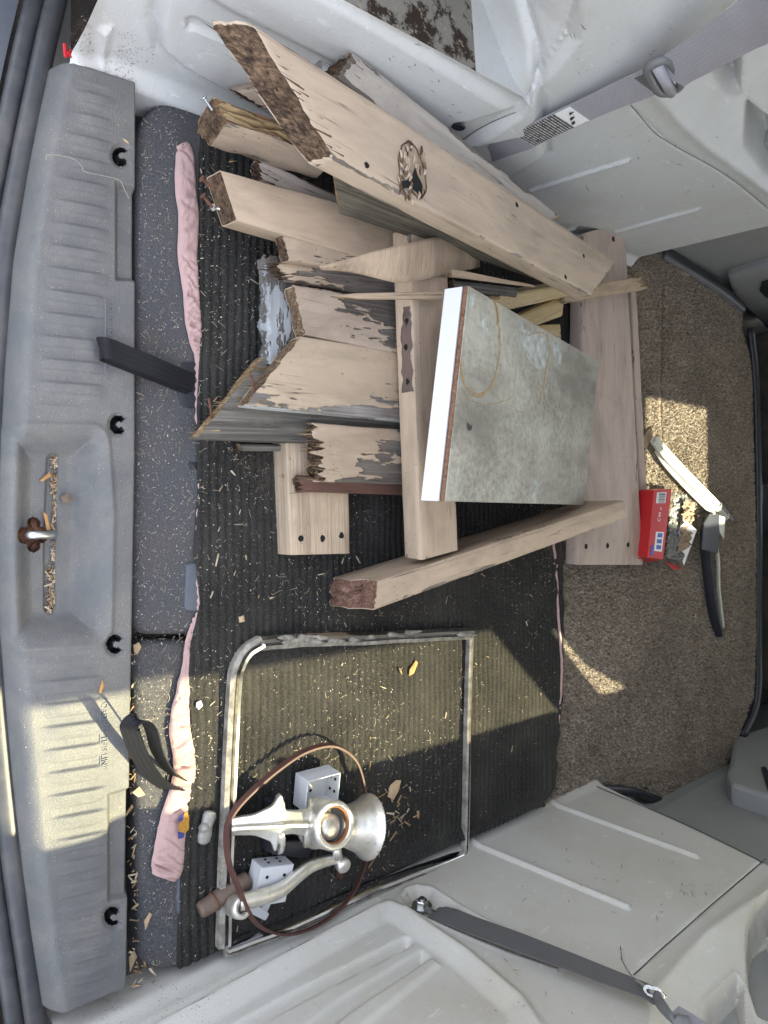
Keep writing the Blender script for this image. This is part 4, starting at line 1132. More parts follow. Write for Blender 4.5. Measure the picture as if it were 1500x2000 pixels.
TV = np.stack([b0 - d2, b0 + d2, mid + d2 * 0.7, mid - d2 * 0.7], 1).reshape(-1, 3)
me = mesh_np(TV, np.arange(nt_ * 4).reshape(-1, 4))
link('carpet_pile', me, M['tuft'], carpet, kind='stuff')

# ------------------------------------------------------------------ seat belts
bl = empty('seat_belt', WL.at(960, 300, 0.01), 'grey seat belt with a printed label and plastic guide, hanging on the upper side wall', 'seat belt')
c0 = [WL.at(935, 312, -0.002), WL.at(960, 300, 0.012), WL.at(1000, 283, 0.022), WL.at(1040, 264, 0.028), WL.at(1120, 226, 0.034), WL.at(1200, 190, 0.040), WL.at(1262, 164, 0.050), WL.at(1296, 149, 0.056)]
wd = (WL.at(1060, 285, 0.03) - WL.at(1045, 210, 0.03)).normalized()
pathA = catmull(c0, 60)
wA = [0.032 + 0.024 * min(1, max(0, (i - 4) / 16)) for i in range(60)]
link('webbing', ribbon(pathA, wA, [wd] * 60, 0.0013, 7), M['belt'], bl, smooth=False)
c1 = [WL.at(1302, 150, 0.062), WL.at(1340, 125, 0.070), WL.at(1400, 88, 0.085), WL.at(1470, 45, 0.105), WL.at(1540, 0, 0.13), WL.at(1620, -50, 0.15)]
link('webbing', ribbon(catmull(c1, 40), 0.058, [wd] * 40, 0.0013, 7), M['belt'], bl, smooth=False)
# warning label: dark printed field with a white end carrying three symbols
i0, i1 = 22, 33
lab_p = [p + WL.n * 0.0011 for p in pathA[i0:i1]]
t = NT('belt_label_print'); s_ = t.sep(t.co.outputs['UV'])
rows = t.math('GREATER_THAN', t.math('SINE', t.math('MULTIPLY', s_[0], 2 * math.pi / 0.0048)), 0.15)
brk = t.math('GREATER_THAN', t.noise(t.mapv((90, 420, 1), src='UV'), 1.0, 2), 0.44)
mk = t.math('MULTIPLY', rows, brk)
M['label_print'] = t.set(t.mix(mk, (0.012, 0.011, 0.012), (0.55, 0.55, 0.55)), 0.5)
lab = link('printed_label', ribbon(lab_p, 0.051, [wd] * len(lab_p), 0.0006, 3), M['label_print'], bl)
lw = [p + WL.n * 0.0012 for p in pathA[i1 - 1:i1 + 3]]
labw = link('label_heading', ribbon(lw, 0.051, [wd] * len(lw), 0.0006, 3), M['white_card'], bl)
cw = (lw[0] + lw[-1]) / 2; tl = (lw[-1] - lw[0]).normalized()
def sym(pts2, name='label_symbol'):
    V = [cw + WL.n * 0.0022 + tl * a + wd * b for a, b in pts2]
    link(name, mesh_from(V, [tuple(range(len(V)))]), M['black_print'], labw)
sym([(-0.004, -0.0185), (-0.004, -0.0105), (0.0045, -0.0145)])
sym([(-0.004, -0.004), (0.004, -0.003), (0.003, 0.001), (-0.001, 0.004), (-0.004, 0.003)])
sym([(-0.003, 0.0095), (0.003, 0.0095), (0.004, 0.013), (0.003, 0.0175), (-0.003, 0.0175), (-0.0015, 0.0135)])
# guide: a moulded loop the strap passes through
gc = WL.at(1298, 150, 0.060)
gx = (WL.at(1316, 186, 0.06) - WL.at(1276, 112, 0.06)).normalized(); gn = WL.n; gt = gx.cross(gn)
lp = []
for k in range(40):
    a = 2 * math.pi * k / 40
    ca, sa = math.cos(a), math.sin(a)
    x = 0.039 * math.copysign(abs(ca) ** 0.5, ca); y = 0.015 * math.copysign(abs(sa) ** 0.6, sa)
    lp.append(gc + gx * x + gt * y)
V, F = tube(lp, 0.0062, 10, up=gn, closed=True)
link('belt_guide', mesh_from(V, F), M['buckle'], bl, smooth=True)
V, F = tube([gc + gx * 0.036 + gn * 0.004, gc - gx * 0.036 + gn * 0.004], 0.0075, 10, up=gn)
link('guide_bar', mesh_from(V, F), M['belt'], bl, smooth=True)
st_p = [p + WL.n * 0.0012 for p in pathA[50:57]]
link('stitched_fold', ribbon(st_p, 0.042, [wd] * len(st_p), 0.0012, 5), M['belt_dark'], bl)

br = empty('seat_belt', WR.at(825, 1772, 0.0), 'dark grey seat belt bolted into a pocket of the lower side wall', 'seat belt')
wdr = (WR.at(1040, 1868, 0.02) - WR.at(1060, 1832, 0.02)).normalized()
c2 = [WR.at(846, 1782, -0.002), WR.at(875, 1788, 0.006), WR.at(920, 1806, 0.010), WR.at(1000, 1835, 0.016), WR.at(1100, 1873, 0.022), WR.at(1200, 1912, 0.026), WR.at(1262, 1936, 0.028), WR.at(1290, 1954, 0.03)]
pathB = catmull(c2, 70)
wB = [0.032 + 0.010 * min(1, i / 10) - 0.016 * max(0, (i - 30) / 40) for i in range(70)]
link('webbing', ribbon(pathB, wB, [wdr] * 70, 0.0014, 7), M['belt_dark'], br)
st_p = [p + WR.n * 0.0014 for p in pathB[4:12]]
link('stitched_fold', ribbon(st_p, 0.036, [wdr] * len(st_p), 0.0014, 5), M['belt_dark'], br)
c3 = [WR.at(1316, 1975, 0.034), WR.at(1350, 1995, 0.034), WR.at(1420, 2040, 0.03)]
link('webbing', ribbon(catmull(c3, 12), 0.026, [wdr] * 12, 0.0014, 5), M['belt'], br)
V, F = tube(catmull([WR.at(1282, 1948, 0.034), WR.at(1296, 1968, 0.040), WR.at(1318, 1992, 0.040), WR.at(1345, 1998, 0.038)], 20), 0.0085, 10, flat=0.6)
link('belt_tongue_grip', mesh_from(V, F), M['buckle'], br, smooth=True)
V, F = tube([WR.at(1242, 1915, 0.036), WR.at(1282, 1942, 0.038)], 0.0032, 8, flat=0.5)
link('belt_tongue', mesh_from(V, F), M['steel'], br)
rng = random.Random(3)
for k in range(3):
    c = WR.at(1275 + k * 2, 1936 + k * 2, 0.038)
    V, F = tube([c + Vector((0.006 * math.cos(a) + rng.uniform(-.001, .001), 0.004 * math.sin(a), 0.011 * math.sin(a))) for a in [2 * math.pi * j / 14 for j in range(14)]], 0.0009, 6, closed=True)
    link('white_tie', mesh_from(V, F), M['white_card'], br)
# anchor: washer, hex nut
ab = WR.at(824, 1770, -0.010)
mwn = axis_matrix(ab, ab + WR.n)
V, F = lathe([(0.0004, 0), (0.017, 0), (0.017, 0.002), (0.0004, 0.002)], 28); link('anchor_washer', mesh_from(V, F), M['steel'], br, mw=mwn)
V, F = lathe([(0.0004, 0.002), (0.0105, 0.002), (0.0105, 0.010), (0.009, 0.0115), (0.0004, 0.0115)], 6); link('hex_nut', mesh_from(V, F), M['steel'], br, mw=mwn)
V, F = lathe([(0.0004, 0.0115), (0.005, 0.0115), (0.005, 0.015), (0.0004, 0.015)], 16); link('bolt_end', mesh_from(V, F), M['steel'], br, mw=mwn)
V, F = tube([WR.at(832, 1776, -0.008), WR.at(850, 1784, 0.0)], 0.005, 8, flat=0.4); link('anchor_plate', mesh_from(V, F), M['steel'], br)

# ------------------------------------------------------------------ lumber
def slab(name, corners, t, label, cat='board', mats=None, seg=28, ns=7, nh=4, e0=None, e1=None, warp=None, r=0.004, group='salvaged lumber in the van', jit=0.0006, seed=0, edge_cut=None, parent=None, part=False, side_mat=False, rim=True, peel=None, spl0=None, spl1=None, smat=None):
    """board from the four corners of its top face (px, py, z): near pair n1,n2 then far pair f1,f2; t is its thickness.
    e0/e1(s, h) give how far (m) the near/far end reaches out at share s across and h down, so broken ends are uneven."""
    n1, n2, f1, f2 = [P(*c) for c in corners]
    A = (n1 + n2) / 2; B = (f1 + f2) / 2
    X = (B - A).normalized(); Yv = (n2 - n1); Yv = (Yv - X * Yv.dot(X)).normalized(); Z = X.cross(Yv)
    if Z.z < 0: Z = -Z
    C = (A + B) / 2 - Z * (t / 2)
    # right-handed local frame
    Yl = Z.cross(X)
    mw = Matrix(((X.x, Yl.x, Z.x, C.x), (X.y, Yl.y, Z.y, C.y), (X.z, Yl.z, Z.z, C.z), (0, 0, 0, 1)))
    inv = mw.inverted()
    l = [inv @ p for p in (n1, n2, f1, f2)]
    flipY = l[0].y > l[1].y
    # cross-section ring in (s in 0..1 across, h in 0..1 down); rounded corners
    wid = (n2 - n1).length
    rs = min(0.45, r / max(wid, 1e-4)); rh = min(0.45, r / t)
    ring = []
    def corner(cs, ch, a0):
        for k in range(3):
            a = math.radians(a0 + 45 * k)
            ring.append((cs + rs * math.cos(a), ch - rh * math.sin(a)))
    # start top edge s from 0 to 1
    corner(rs, rh, 180)                     # left side up to top
    ring[:] = [(rs - rs * math.cos(math.radians(a)), rh - rh * math.sin(math.radians(a))) for a in (0, 45, 90)]
    for k in range(1, ns): ring.append((rs + (1 - 2 * rs) * k / ns, 0.0))
    ring += [(1 - rs + rs * math.sin(math.radians(a)), rh - rh * math.cos(math.radians(a))) for a in (0, 45, 90)]
    for k in range(1, nh): ring.append((1.0, rh + (1 - 2 * rh) * k / nh))
    ring += [(1 - rs + rs * math.cos(math.radians(a)), 1 - rh + rh * math.sin(math.radians(a))) for a in (0, 45, 90)]
    nb_ = min(ns, 6)
    for k in range(1, nb_): ring.append((1 - rs - (1 - 2 * rs) * k / nb_, 1.0))
    ring += [(rs - rs * math.sin(math.radians(a)), 1 - rh + rh * math.cos(math.radians(a))) for a in (0, 45, 90)]
    for k in range(1, nh): ring.append((0.0, 1 - rh - (1 - 2 * rh) * k / nh))
    m = len(ring)
    def pos(u, s_, h):
        near = l[0].lerp(l[1], s_); far = l[2].lerp(l[3], s_)
        x0 = near.x - (e0(s_, h) if e0 else 0.0); x1 = far.x + (e1(s_, h) if e1 else 0.0)
        y = near.y + (far.y - near.y) * u
        z = t / 2 - h * t
        if warp: z += warp(u, s_)
        if edge_cut:
            y += edge_cut(u, s_, h)
        x = x0 + (x1 - x0) * u
        if jit:
            q = Vector((x * 16 + seed * 5, s_ * 5 + seed, h * 3))
            y += jit * mnoise.noise(q) ; z += jit * mnoise.noise(q + Vector((9, 9, 9)))
        return (x, y, z)
    V = []; F = []; fm = []; EDG = []; PEL = []
    isedge = [1.0 if (min(s_, 1 - s_) < rs * 1.05 and min(h, 1 - h) < rh * 1.05) else 0.0 for s_, h in ring]
    for i in range(seg + 1):
        for k, (s_, h) in enumerate(ring):
            q = pos(i / seg, s_, h)
            if peel:
                pv = peel(q[0], q[1], h)
                PEL.append(min(1.0, max(0.0, 0.5 + pv * 9)))
                if h <= rh:
                    film = 0.0010 if pv > 0 else 0.0
                    if 0 < pv < 0.05: film += 0.0013 * max(0.0, mnoise.noise(Vector((q[0] * 40, q[1] * 60, 3))) + 0.15) * (1 - pv / 0.05)
                    q = (q[0], q[1], q[2] + film)
            V.append(q); EDG.append(max(isedge[k], 1.0 if i in (0, seg) else 0.0))
    for i in range(seg):
        for k in range(m):
            k2 = (k + 1) % m
            F.append((i * m + k, (i + 1) * m + k, (i + 1) * m + k2, i * m + k2)); fm.append(2 if (side_mat and ring[k][0] > 0.999 - rs and ring[k2][0] > 0.999 - rs and ring[k2][1] > rh * 0.4) else 0)
    for uend in (0, 1):
        prev = [(0 if uend == 0 else seg * m) + k for k in range(m)]
        for sc in (0.955, 0.80, 0.58, 0.36, 0.16):
            cur = []
            for s_, h in ring:
                cur.append(len(V)); V.append(pos(uend, 0.5 + (s_ - 0.5) * sc, 0.5 + (h - 0.5) * sc))
            for k in range(m):
                k2 = (k + 1) % m
                f = (prev[k], prev[k2], cur[k2], cur[k]); F.append(f if uend == 0 else f[::-1]); fm.append(0 if (sc > 0.9 and rim) else 1)
            prev = cur
        F.append(tuple(prev) if uend == 0 else tuple(prev[::-1])); fm.append(1)
    me = mesh_from(V, F, fm)
    EDG += [0.0] * (len(V) - len(EDG))
    bm = bmesh.new(); bm.from_mesh(me); bmesh.ops.recalc_face_normals(bm, faces=bm.faces); bm.to_mesh(me); bm.free()
    me.attributes.new('edge', 'FLOAT', 'POINT').data.foreach_set('value', EDG)
    if peel:
        PEL += [0.8] * (len(V) - len(PEL))
        me.attributes.new('peelv', 'FLOAT', 'POINT').data.foreach_set('value', PEL)
    o = link(name, me, mats, parent, None if part else label, None if part else cat, None if part else group, mw=mw)
    auto_smooth(o, 42)
    THK[o.name] = t
    for spec, end in ((spl0, 0), (spl1, 1)):
        if not spec: continue
        cnt, ln = spec; rr_ = random.Random(seed * 7 + end); SV = []; SF = []
        for k in range(cnt):
            s_, h = rr_.uniform(0.02, 0.98), rr_.uniform(0.03, 0.97)
            if rr_.random() < 0.5: h = rr_.choice([0.02, 0.06, 0.95])
            q = Vector(pos(end, s_, h)); sg = -1 if end == 0 else 1
            L_ = ln * rr_.uniform(0.25, 1.0) ** 1.6; rad_ = rr_.uniform(0.0007, 0.0022); fl_ = rr_.uniform(0.3, 1.0)
            base = q - Vector((sg * rr_.uniform(0.008, 0.03), 0, 0)); tip = q + Vector((sg * L_, L_ * rr_.uniform(-.16, .16), L_ * rr_.uniform(-.10, .16)))
            b_ = len(SV)
            SV += [base + Vector((0, rad_, 0)), base + Vector((0, -rad_, 0)), base + Vector((0, 0, rad_ * fl_ + 0.0006)), base + Vector((0, 0, -rad_ * fl_)), tip]
            SF += [(b_, b_ + 2, b_ + 4), (b_ + 2, b_ + 1, b_ + 4), (b_ + 1, b_ + 3, b_ + 4), (b_ + 3, b_, b_ + 4)]
        link('splinters', mesh_from(SV, SF), smat or EG[2], o, kind='stuff', mw=mw)
    return o
THK = {}
def peeling(seed, thr, tx=0.0, ty=0.0, fx=9.0, fy=52.0):
    def f(x, y, h):
        q = Vector((x * fx + seed * 3.1, y * fy + seed * 1.7, seed + h * 1.2))
        n = mnoise.fractal(q, 0.75, 2.0, 5) * 0.24 + 0.07 * mnoise.noise(Vector((x * 60, y * 380, seed)))
        return n + thr + tx * x + ty * y
    return f
def surf(o, px, py, lift=0.0):
    m = WORLD[o.name]; n_ = Vector((m[0][2], m[1][2], m[2][2])); c = Vector((m[0][3], m[1][3], m[2][3]))
    return on_plane(px, py, c + n_ * (THK[o.name] / 2 + lift), n_)
def rag(amp, f=9.0, seed=0.0, bias=0.0, hbias=0.0):
    def g(s_, h):
        a = mnoise.noise(Vector((s_ * f, h * f * 0.5, seed))) + 0.5 * mnoise.noise(Vector((s_ * f * 2.7, h * f * 1.3, seed + 5)))
        return amp * a + bias * s_ + hbias * h
    return g
EG = [end_grain('end_grain_a', seed=1.0), end_grain('end_grain_dark', (0.21, 0.135, 0.085), (0.042, 0.028, 0.02), 2.0),
      end_grain('end_grain_pale', (0.50, 0.36, 0.20), (0.22, 0.14, 0.08), 3.0), end_grain('end_grain_red', (0.30, 0.17, 0.12), (0.14, 0.075, 0.055), 4.0)]
BEIGE = (0.485, 0.38, 0.285); PINKB = (0.48, 0.375, 0.32); GREYW = (0.25, 0.235, 0.215)
W1 = wood('beige_painted_board', BEIGE, 0.10, seed=1.0, dirty=0.3)
W3 = wood('beige_painted_split', (0.43, 0.335, 0.255), 0.08, seed=3.0)
W4 = wood('beige_painted_rail', (0.475, 0.36, 0.26), 0.06, seed=4.0, dirty=0.4)
WG = wood('weathered_grey_board', (0.33, 0.30, 0.26), 1.1, bare=(0.20, 0.185, 0.16), dark=(0.045, 0.04, 0.035), seed=6.0)
WG2 = wood('weathered_tan_board', (0.4, 0.35, 0.28), 1.1, bare=(0.155, 0.135, 0.10), dark=(0.028, 0.024, 0.02), seed=7.0)
W11 = wood('ribbed_beige_board', (0.50, 0.385, 0.275), 0.06, seed=21.0, grainy=3.2, dirty=0.4)
WSD = wood('flaking_white_edge', (0.58, 0.58, 0.57), 0.36, bare=(0.30, 0.28, 0.26), seed=22.0)
WP = wood('peeling_board', (0.43, 0.34, 0.26), 0.46, bare=(0.165, 0.148, 0.13), seed=8.0, film=True, dirty=0.8)
WP2 = wood('peeling_board_heavy', (0.46, 0.355, 0.26), 0.50, bare=(0.165, 0.145, 0.125), seed=9.0, film=True, dirty=0.8)
WP3 = wood('peeling_board_light', (0.47, 0.365, 0.26), 0.34, bare=(0.29, 0.27, 0.245), seed=10.0, film=True)
WPK = wood('pink_beige_board', PINKB, 0.05, seed=12.0, dirty=0.25)
WB_ = wood('bluish_white_rotten_board', (0.33, 0.345, 0.36), 0.52, bare=(0.17, 0.155, 0.14), dark=(0.06, 0.05, 0.045), seed=13.0, film=True)
WF = wood('fresh_yellow_wood', (0.60, 0.46, 0.24), 0.05, seed=14.0, grainy=2.5, dirty=0.5)
WV = wood('thin_tan_veneer', (0.44, 0.33, 0.23), 0.04, seed=15.0, grainy=2.5, dirty=0.8, gloss=0.7)
WR_ = wood('red_brown_rot', (0.13, 0.065, 0.05), 0.2, bare=(0.10, 0.06, 0.05), seed=16.0)
WE = wood('end_post', (0.49, 0.375, 0.275), 0.07, seed=17.0, dirty=0.4)
WGP = wood('grey_white_painted_board', (0.43, 0.385, 0.335), 0.26, bare=(0.16, 0.14, 0.12), seed=18.0)
SPL = wood('split_brown_wood', (0.36, 0.25, 0.13), 0.35, bare=(0.22, 0.12, 0.07), dark=(0.07, 0.035, 0.022), seed=20.0, grainy=2.5, dirty=0.9, gloss=0.7)

# long pink-beige plank lying across, far right of the pile
slab('plank', [(1142, 455, .062), (1222, 434, .062), (1128, 1103, .05), (1259, 1103, .05)], 0.036, 'wide pink beige plank lying across the carpet with bolt holes near its end', mats=[WPK, EG[0]], seg=40, r=0.007, seed=1)
slab('plank', [(1232, 560, .030), (1243, 556, .030), (1250, 960, .026), (1264, 960, .026)], 0.022, 'thin pale strip of wood along the far edge of the wide pink beige plank', mats=[WPK, EG[0]], seg=20, r=0.003, seed=2)
# cross board with three nail holes
slab('board', [(552, 700, .045), (676, 700, .045), (568, 1084, .045), (684, 1081, .045)], 0.040, 'short beige board lying flat on the black mat with three nail holes in a row', mats=[W11, EG[0]], seed=3, r=0.003)
# bluish rotten board under the mitred ones
slab('board', [(522, 500, .062), (604, 500, .062), (520, 710, .066), (604, 720, .066)], 0.026, 'rotten board end with flaking bluish white paint, under the beige boards', mats=[WB_, EG[1]], seg=170, ns=40, e0=rag(0.006, 9, 2), seed=4, peel=peeling(13, -0.02, 0, 0, 14, 26), spl0=(14, 0.02), smat=EG[1],
     edge_cut=lambda u, s_, h: (0.010 * mnoise.noise(Vector((u * 7, 3.3, h))) + 0.002 * mnoise.noise(Vector((u * 60, 1.3, h * 3)))) * ((1 - s_) ** 3), jit=0.0012)
# lower left: mitred grey board
slab('board', [(520, 692, .060), (386, 856, .056), (800, 715, .078), (790, 872, .070)], 0.030, 'grey weathered board with a pointed mitred end and rusty nails, lowest of the mitred pair', mats=[WG, EG[2]], seg=40, e0=rag(0.004, 11, 4), seed=5, spl0=(60, 0.016))
slab('board', [(470, 868, .030), (476, 882, .028), (800, 872, .034), (800, 884, .034)], 0.016, 'thin grey batten peeping out below the pointed mitred board', mats=[WG, EG[0]], seg=20, seed=6)
# mitred beige board on top of it
slab('board', [(590, 656, .098), (480, 792, .094), (820, 694, .104), (820, 826, .098)], 0.030, 'beige board with a mitred end, its paint worn to grey along the lower edge', mats=[WP3, EG[0], WSD], side_mat=True, seg=170, ns=56, e0=rag(0.003, 8, 6), seed=7, peel=peeling(10, 0.19, -0.2, 5.0), spl0=(26, 0.014))
# board above with broken paint
slab('board', [(574, 556, .094), (596, 655, .096), (815, 590, .104), (815, 700, .102)], 0.026, 'beige and dark peeling board lying just above the mitred beige board', mats=[WP, EG[0]], seg=170, ns=48, e0=rag(0.004, 8, 7), seed=8, peel=peeling(8, 0.03, -1.7, -2.2), spl0=(16, 0.010))
slab('board', [(540, 512, .088), (560, 548, .084), (812, 530, .094), (812, 592, .094)], 0.022, 'dark rotten board with curls of beige paint between two peeling boards', mats=[WP2, EG[1]], seg=170, ns=40, e0=rag(0.014, 12, 8), seed=9, jit=0.002, peel=peeling(9, -0.10, -1.3), spl0=(34, 0.03), smat=EG[1])
slab('board', [(552, 459, .112), (566, 510, .108), (820, 500, .118), (820, 552, .112)], 0.022, 'small peeling board with a squared end leaning on the rail with screws', mats=[WP2, EG[1]], seg=170, ns=36, e0=rag(0.002, 8, 9), seed=10, peel=peeling(11, -0.03, -2.2), spl0=(14, 0.008))
# broken peeling board low in the pile with a ragged end
slab('board', [(618, 826, .088), (632, 942, .082), (820, 842, .090), (820, 948, .086)], 0.030, 'board with a torn ragged end and flaking cream paint above the three nail holes', mats=[WP2, EG[1]], seg=170, ns=56, e0=rag(0.022, 11, 11), seed=11, jit=0.0012, peel=peeling(14, 0.03, -2.3, 2.6), spl0=(46, 0.03))
slab('board', [(586, 930, .062), (588, 962, .058), (800, 946, .062), (800, 968, .060)], 0.028, 'dark red brown rotten piece under the ragged board, with a screw hole', mats=[WR_, EG[1]], seg=30, e0=rag(0.014, 10, 12), seed=12, spl0=(30, 0.022), smat=EG[3])
# 2x3 rail with screws, upper left
rail = slab('rail', [(431, 332, .120), (463, 432, .114), (806, 436, .124), (830, 540, .118)], 0.042, 'beige painted rail with screws in its sawn end, pointing at the pink edging', 'rail', mats=[W4, EG[1]], seg=36, seed=13, r=0.003)
# split beam next to the wall
spl = slab('beam', [(416, 188, .130), (446, 236, .135), (640, 262, .150), (655, 310, .150)], 0.060, 'split beige beam with exposed brown wood and a screw in its end, nearest the sill', 'beam', mats=[SPL, EG[1], W3], side_mat=True, seg=46, ns=12, e0=rag(0.002, 6, 14), seed=14, spl0=(12, 0.008), smat=EG[0],
           warp=lambda u, s_: -0.016 * max(0, mnoise.noise(Vector((u * 4, s_ * 7, 2))) + 0.35) * (1 - abs(2 * s_ - 1) ** 4) , jit=0.0012)
slab('beam', [(462, 178, .105), (520, 214, .105), (560, 150, .13), (640, 215, .13)], 0.045, 'dark broken beam stub between the split beam and the big top board', 'beam', mats=[W3, EG[1]], seg=20, seed=16, e0=rag(0.004, 8, 15), spl0=(20, 0.012), smat=EG[1])
slab('board', [(508, 312, .085), (512, 352, .080), (690, 392, .095), (676, 420, .09)], 0.028, 'whitish broken board in the gap between the split beam and the screwed rail', mats=[WGP, EG[1]], seg=40, ns=10, e0=rag(0.010, 10, 17), seed=17, jit=0.0015, spl0=(20, 0.016), smat=EG[1])
slab('board', [(522, 352, .045), (524, 384, .045), (640, 392, .05), (636, 420, .05)], 0.025, 'small pale and brown stub under the whitish broken board', mats=[WP2, EG[1]], seg=20, seed=18)
# board behind the big one, along the wall
slab('board', [(692, 100, .236), (660, 152, .236), (1092, 418, .200), (1050, 446, .200)], 0.052, 'grey beige beam wedged between the big top board and the upper side wall', 'beam', mats=[WGP, EG[1]], seg=40, seed=19, e0=rag(0.006, 9, 18), r=0.005, spl0=(18, 0.012), smat=EG[1])
slab('board', [(1030, 432, .150), (1030, 450, .150), (1066, 404, .155), (1094, 424, .155)], 0.016, 'small ragged wood flake poking out above the big top board', 'wood flake', mats=[WV, EG[0]], seg=14, seed=20, e1=rag(0.006, 7, 19), r=0.002)
# weathered board leaning under the big board
slab('board', [(650, 322, .236), (664, 418, .165), (1010, 486, .200), (1040, 545, .150)], 0.020, 'grey weathered board leaning on edge under the big top board', mats=[WG2, EG[2]], seg=44, ns=10, seed=21, e0=rag(0.003, 9, 20), r=0.002)
# fresh yellow split wood, slivers
slab('board', [(958, 580, .145), (968, 612, .135), (1092, 556, .120), (1118, 578, .112)], 0.040, 'fresh yellow split piece of wood behind the stained white shelf', 'wood piece', mats=[WF, EG[2]], seg=24, seed=22, e0=rag(0.010, 11, 21), spl0=(40, 0.03))
slab('board', [(1000, 622, .100), (1010, 650, .10), (1104, 575, .10), (1096, 618, .095)], 0.040, 'pale yellow block under the fresh split wood', 'wood piece', mats=[WF, EG[2]], seg=16, seed=23)
slab('board', [(1046, 634, .075), (1046, 672, .075), (1094, 632, .075), (1096, 664, .075)], 0.050, 'little square yellow block beside the stained shelf', 'wood piece', mats=[WF, EG[2]], seg=12, seed=24)
slab('board', [(1100, 566, .112), (1104, 592, .112), (1246, 540, .094), (1256, 566, .094)], 0.010, 'pale splinter of wood sticking out over the carpet past the pink beige plank', 'splinter', mats=[WV, EG[2]], seg=40, ns=16, seed=25, e1=lambda s_, h: 0.03 * mnoise.noise(Vector((s_ * 17, 0, 4.2))) + 0.02 * s_, r=0.002, spl1=(30, 0.035))
slab('board', [(880, 524, .205), (884, 542, .20), (1040, 556, .17), (1050, 562, .168)], 0.010, 'narrow grey brown sliver lying under the tip of the leaning grey board', 'sliver', mats=[WV, EG[0]], seg=24, seed=26, r=0.002)
slab('board', [(884, 546, .150), (890, 570, .150), (1010, 560, .14), (1010, 580, .14)], 0.020, 'dark piece of wood in the gap above the white shelf edge', 'wood piece', mats=[WG, EG[1]], seg=20, seed=27)
# 2x3 post across the pile
post = slab('post', [(800, 446, .168), (872, 430, .168), (822, 1094, .125), (897, 1074, .125)], 0.040, 'beige post lying across the boards with a bare screwed patch on its side', 'post', mats=[WE, EG[0]], seg=60, seed=28, r=0.005)
# near rail on edge, ending in pressed wood
nr = slab('rail', [(737, 1134, .118), (734, 1192, .118), (1219, 977, .158), (1225, 1012, .158)], 0.112, 'beige rail standing on edge, its near end broken, resting on the pink beige plank', 'rail', mats=[WE, EG[3]], seg=50, seed=29, r=0.006, e0=lambda s_, h: 0.010 * mnoise.noise(Vector((s_ * 5, h * 6, 1))) + (0.012 if h > 0.45 else 0.0))
# the big top board with its torn end
big = slab('board', [(494, 46, .262), (655, 312, .262), (1210, 506, .205), (1146, 579, .205)], 0.030, 'big beige board topping the pile, with a torn dark end and a split knot', mats=[W1, EG[1]], seg=80, ns=16, nh=8, seed=30, r=0.003,
           e0=lambda s_, h: 0.040 * (h ** 0.8) * (1 - s_) ** 0.45 * (0.85 + 0.4 * mnoise.noise(Vector((s_ * 5, h * 2, 3)))) + 0.004 * mnoise.noise(Vector((s_ * 16, h * 6, 1))) + 0.010 * s_ * h + 0.006 * mnoise.noise(Vector((s_ * 45, h * 14, 8))), spl0=(90, 0.022), smat=EG[1])
# curled veneer and a stick
nV = 40
topE = catmull([P(624, 523, .178), P(700, 500, .186), P(760, 484, .192), P(810, 472, .192), P(862, 462, .172), P(925, 468, .150)], nV)
botE = catmull([P(625, 524, .174), P(680, 530, .176), P(730, 542, .180), P(775, 552, .182), P(815, 548, .182), P(935, 522, .148)], nV)
V = []; K = 9
for a, b in zip(topE, botE):
    for k in range(K):
        f = k / (K - 1); p = a.lerp(b, f); V.append(p + Vector((0, 0, 0.0035 * math.sin(math.pi * f))))
F = [tuple(r) for r in grid_faces(nV, K)]
me = mesh_from(V, F)
ven = link('veneer_sheet', me, WV, label='curled tan veneer sheet with a pointed tip, spotted with damp, lying on the post', cat='veneer', group='salvaged lumber in the van', smooth=True)
sm = ven.modifiers.new('thick', 'SOLIDIFY'); sm.thickness = 0.0022; sm.offset = -1
slab('stick', [(700, 572, .172), (702, 583, .172), (866, 568, .180), (866, 585, .180)], 0.008, 'thin pointed stick lying over the post next to the white shelf edge', 'stick', mats=[WV, EG[2]], seg=30, seed=33, r=0.002,
     e0=lambda s_, h: 0.045 * (1 - abs(2 * s_ - 1)) + 0.004 * mnoise.noise(Vector((s_ * 9, 0, 0))))

# ---- details on the lumber
def nail_hole(parent, px, py, z=None, r=0.006, rim=True, name='nail_hole'):
    V, F = lathe([(0.0004, 0.0002), (r * 0.62, 0.0002), (r * 0.80, 0.0004), (r, -0.0002)], 14)
    V = [v * 1 for v in V]
    for v in V: v.x += 0.0016 * mnoise.noise(v * 260 + Vector((px, py, 0))); v.y += 0.0016 * mnoise.noise(v * 260 + Vector((px, 4, py)))
    c = surf(parent, px, py, 0.0004); m4 = WORLD[parent.name].copy(); m4.translation = c
    o = link(name, mesh_from(V, F), M['black_hole'], parent, mw=m4)
    return o
by = {}
for o in COL.objects:
    if o.get('label'): by[o['label']] = o
plank = by['wide pink beige plank lying across the carpet with bolt holes near its end']
for a, b in ((1145, 1067), (1187, 1066), (1227, 1064)): nail_hole(plank, a, b, .0525, 0.0062)
nail_hole(plank, 1198, 467, .0632, 0.006)
three = by['short beige board lying flat on the black mat with three nail holes in a row']
for a, b in ((588, 1052), (630, 1052), (667, 1046)): nail_hole(three, a, b, .0458, 0.0050)
zt = lambda px: .262 + (.205 - .262) * (px - 575) / (1178 - 575)
for a, b in ((717, 323), (1105, 541), (1140, 500), (1010, 400)): nail_hole(big, a, b, zt(a) + 0.0014, 0.0042)
WKN = wood('torn_knot_wood', (0.40, 0.31, 0.22), 0.4, bare=(0.22, 0.15, 0.10), dark=(0.05, 0.035, 0.025), seed=30.0, grainy=3.0, dirty=0.9)
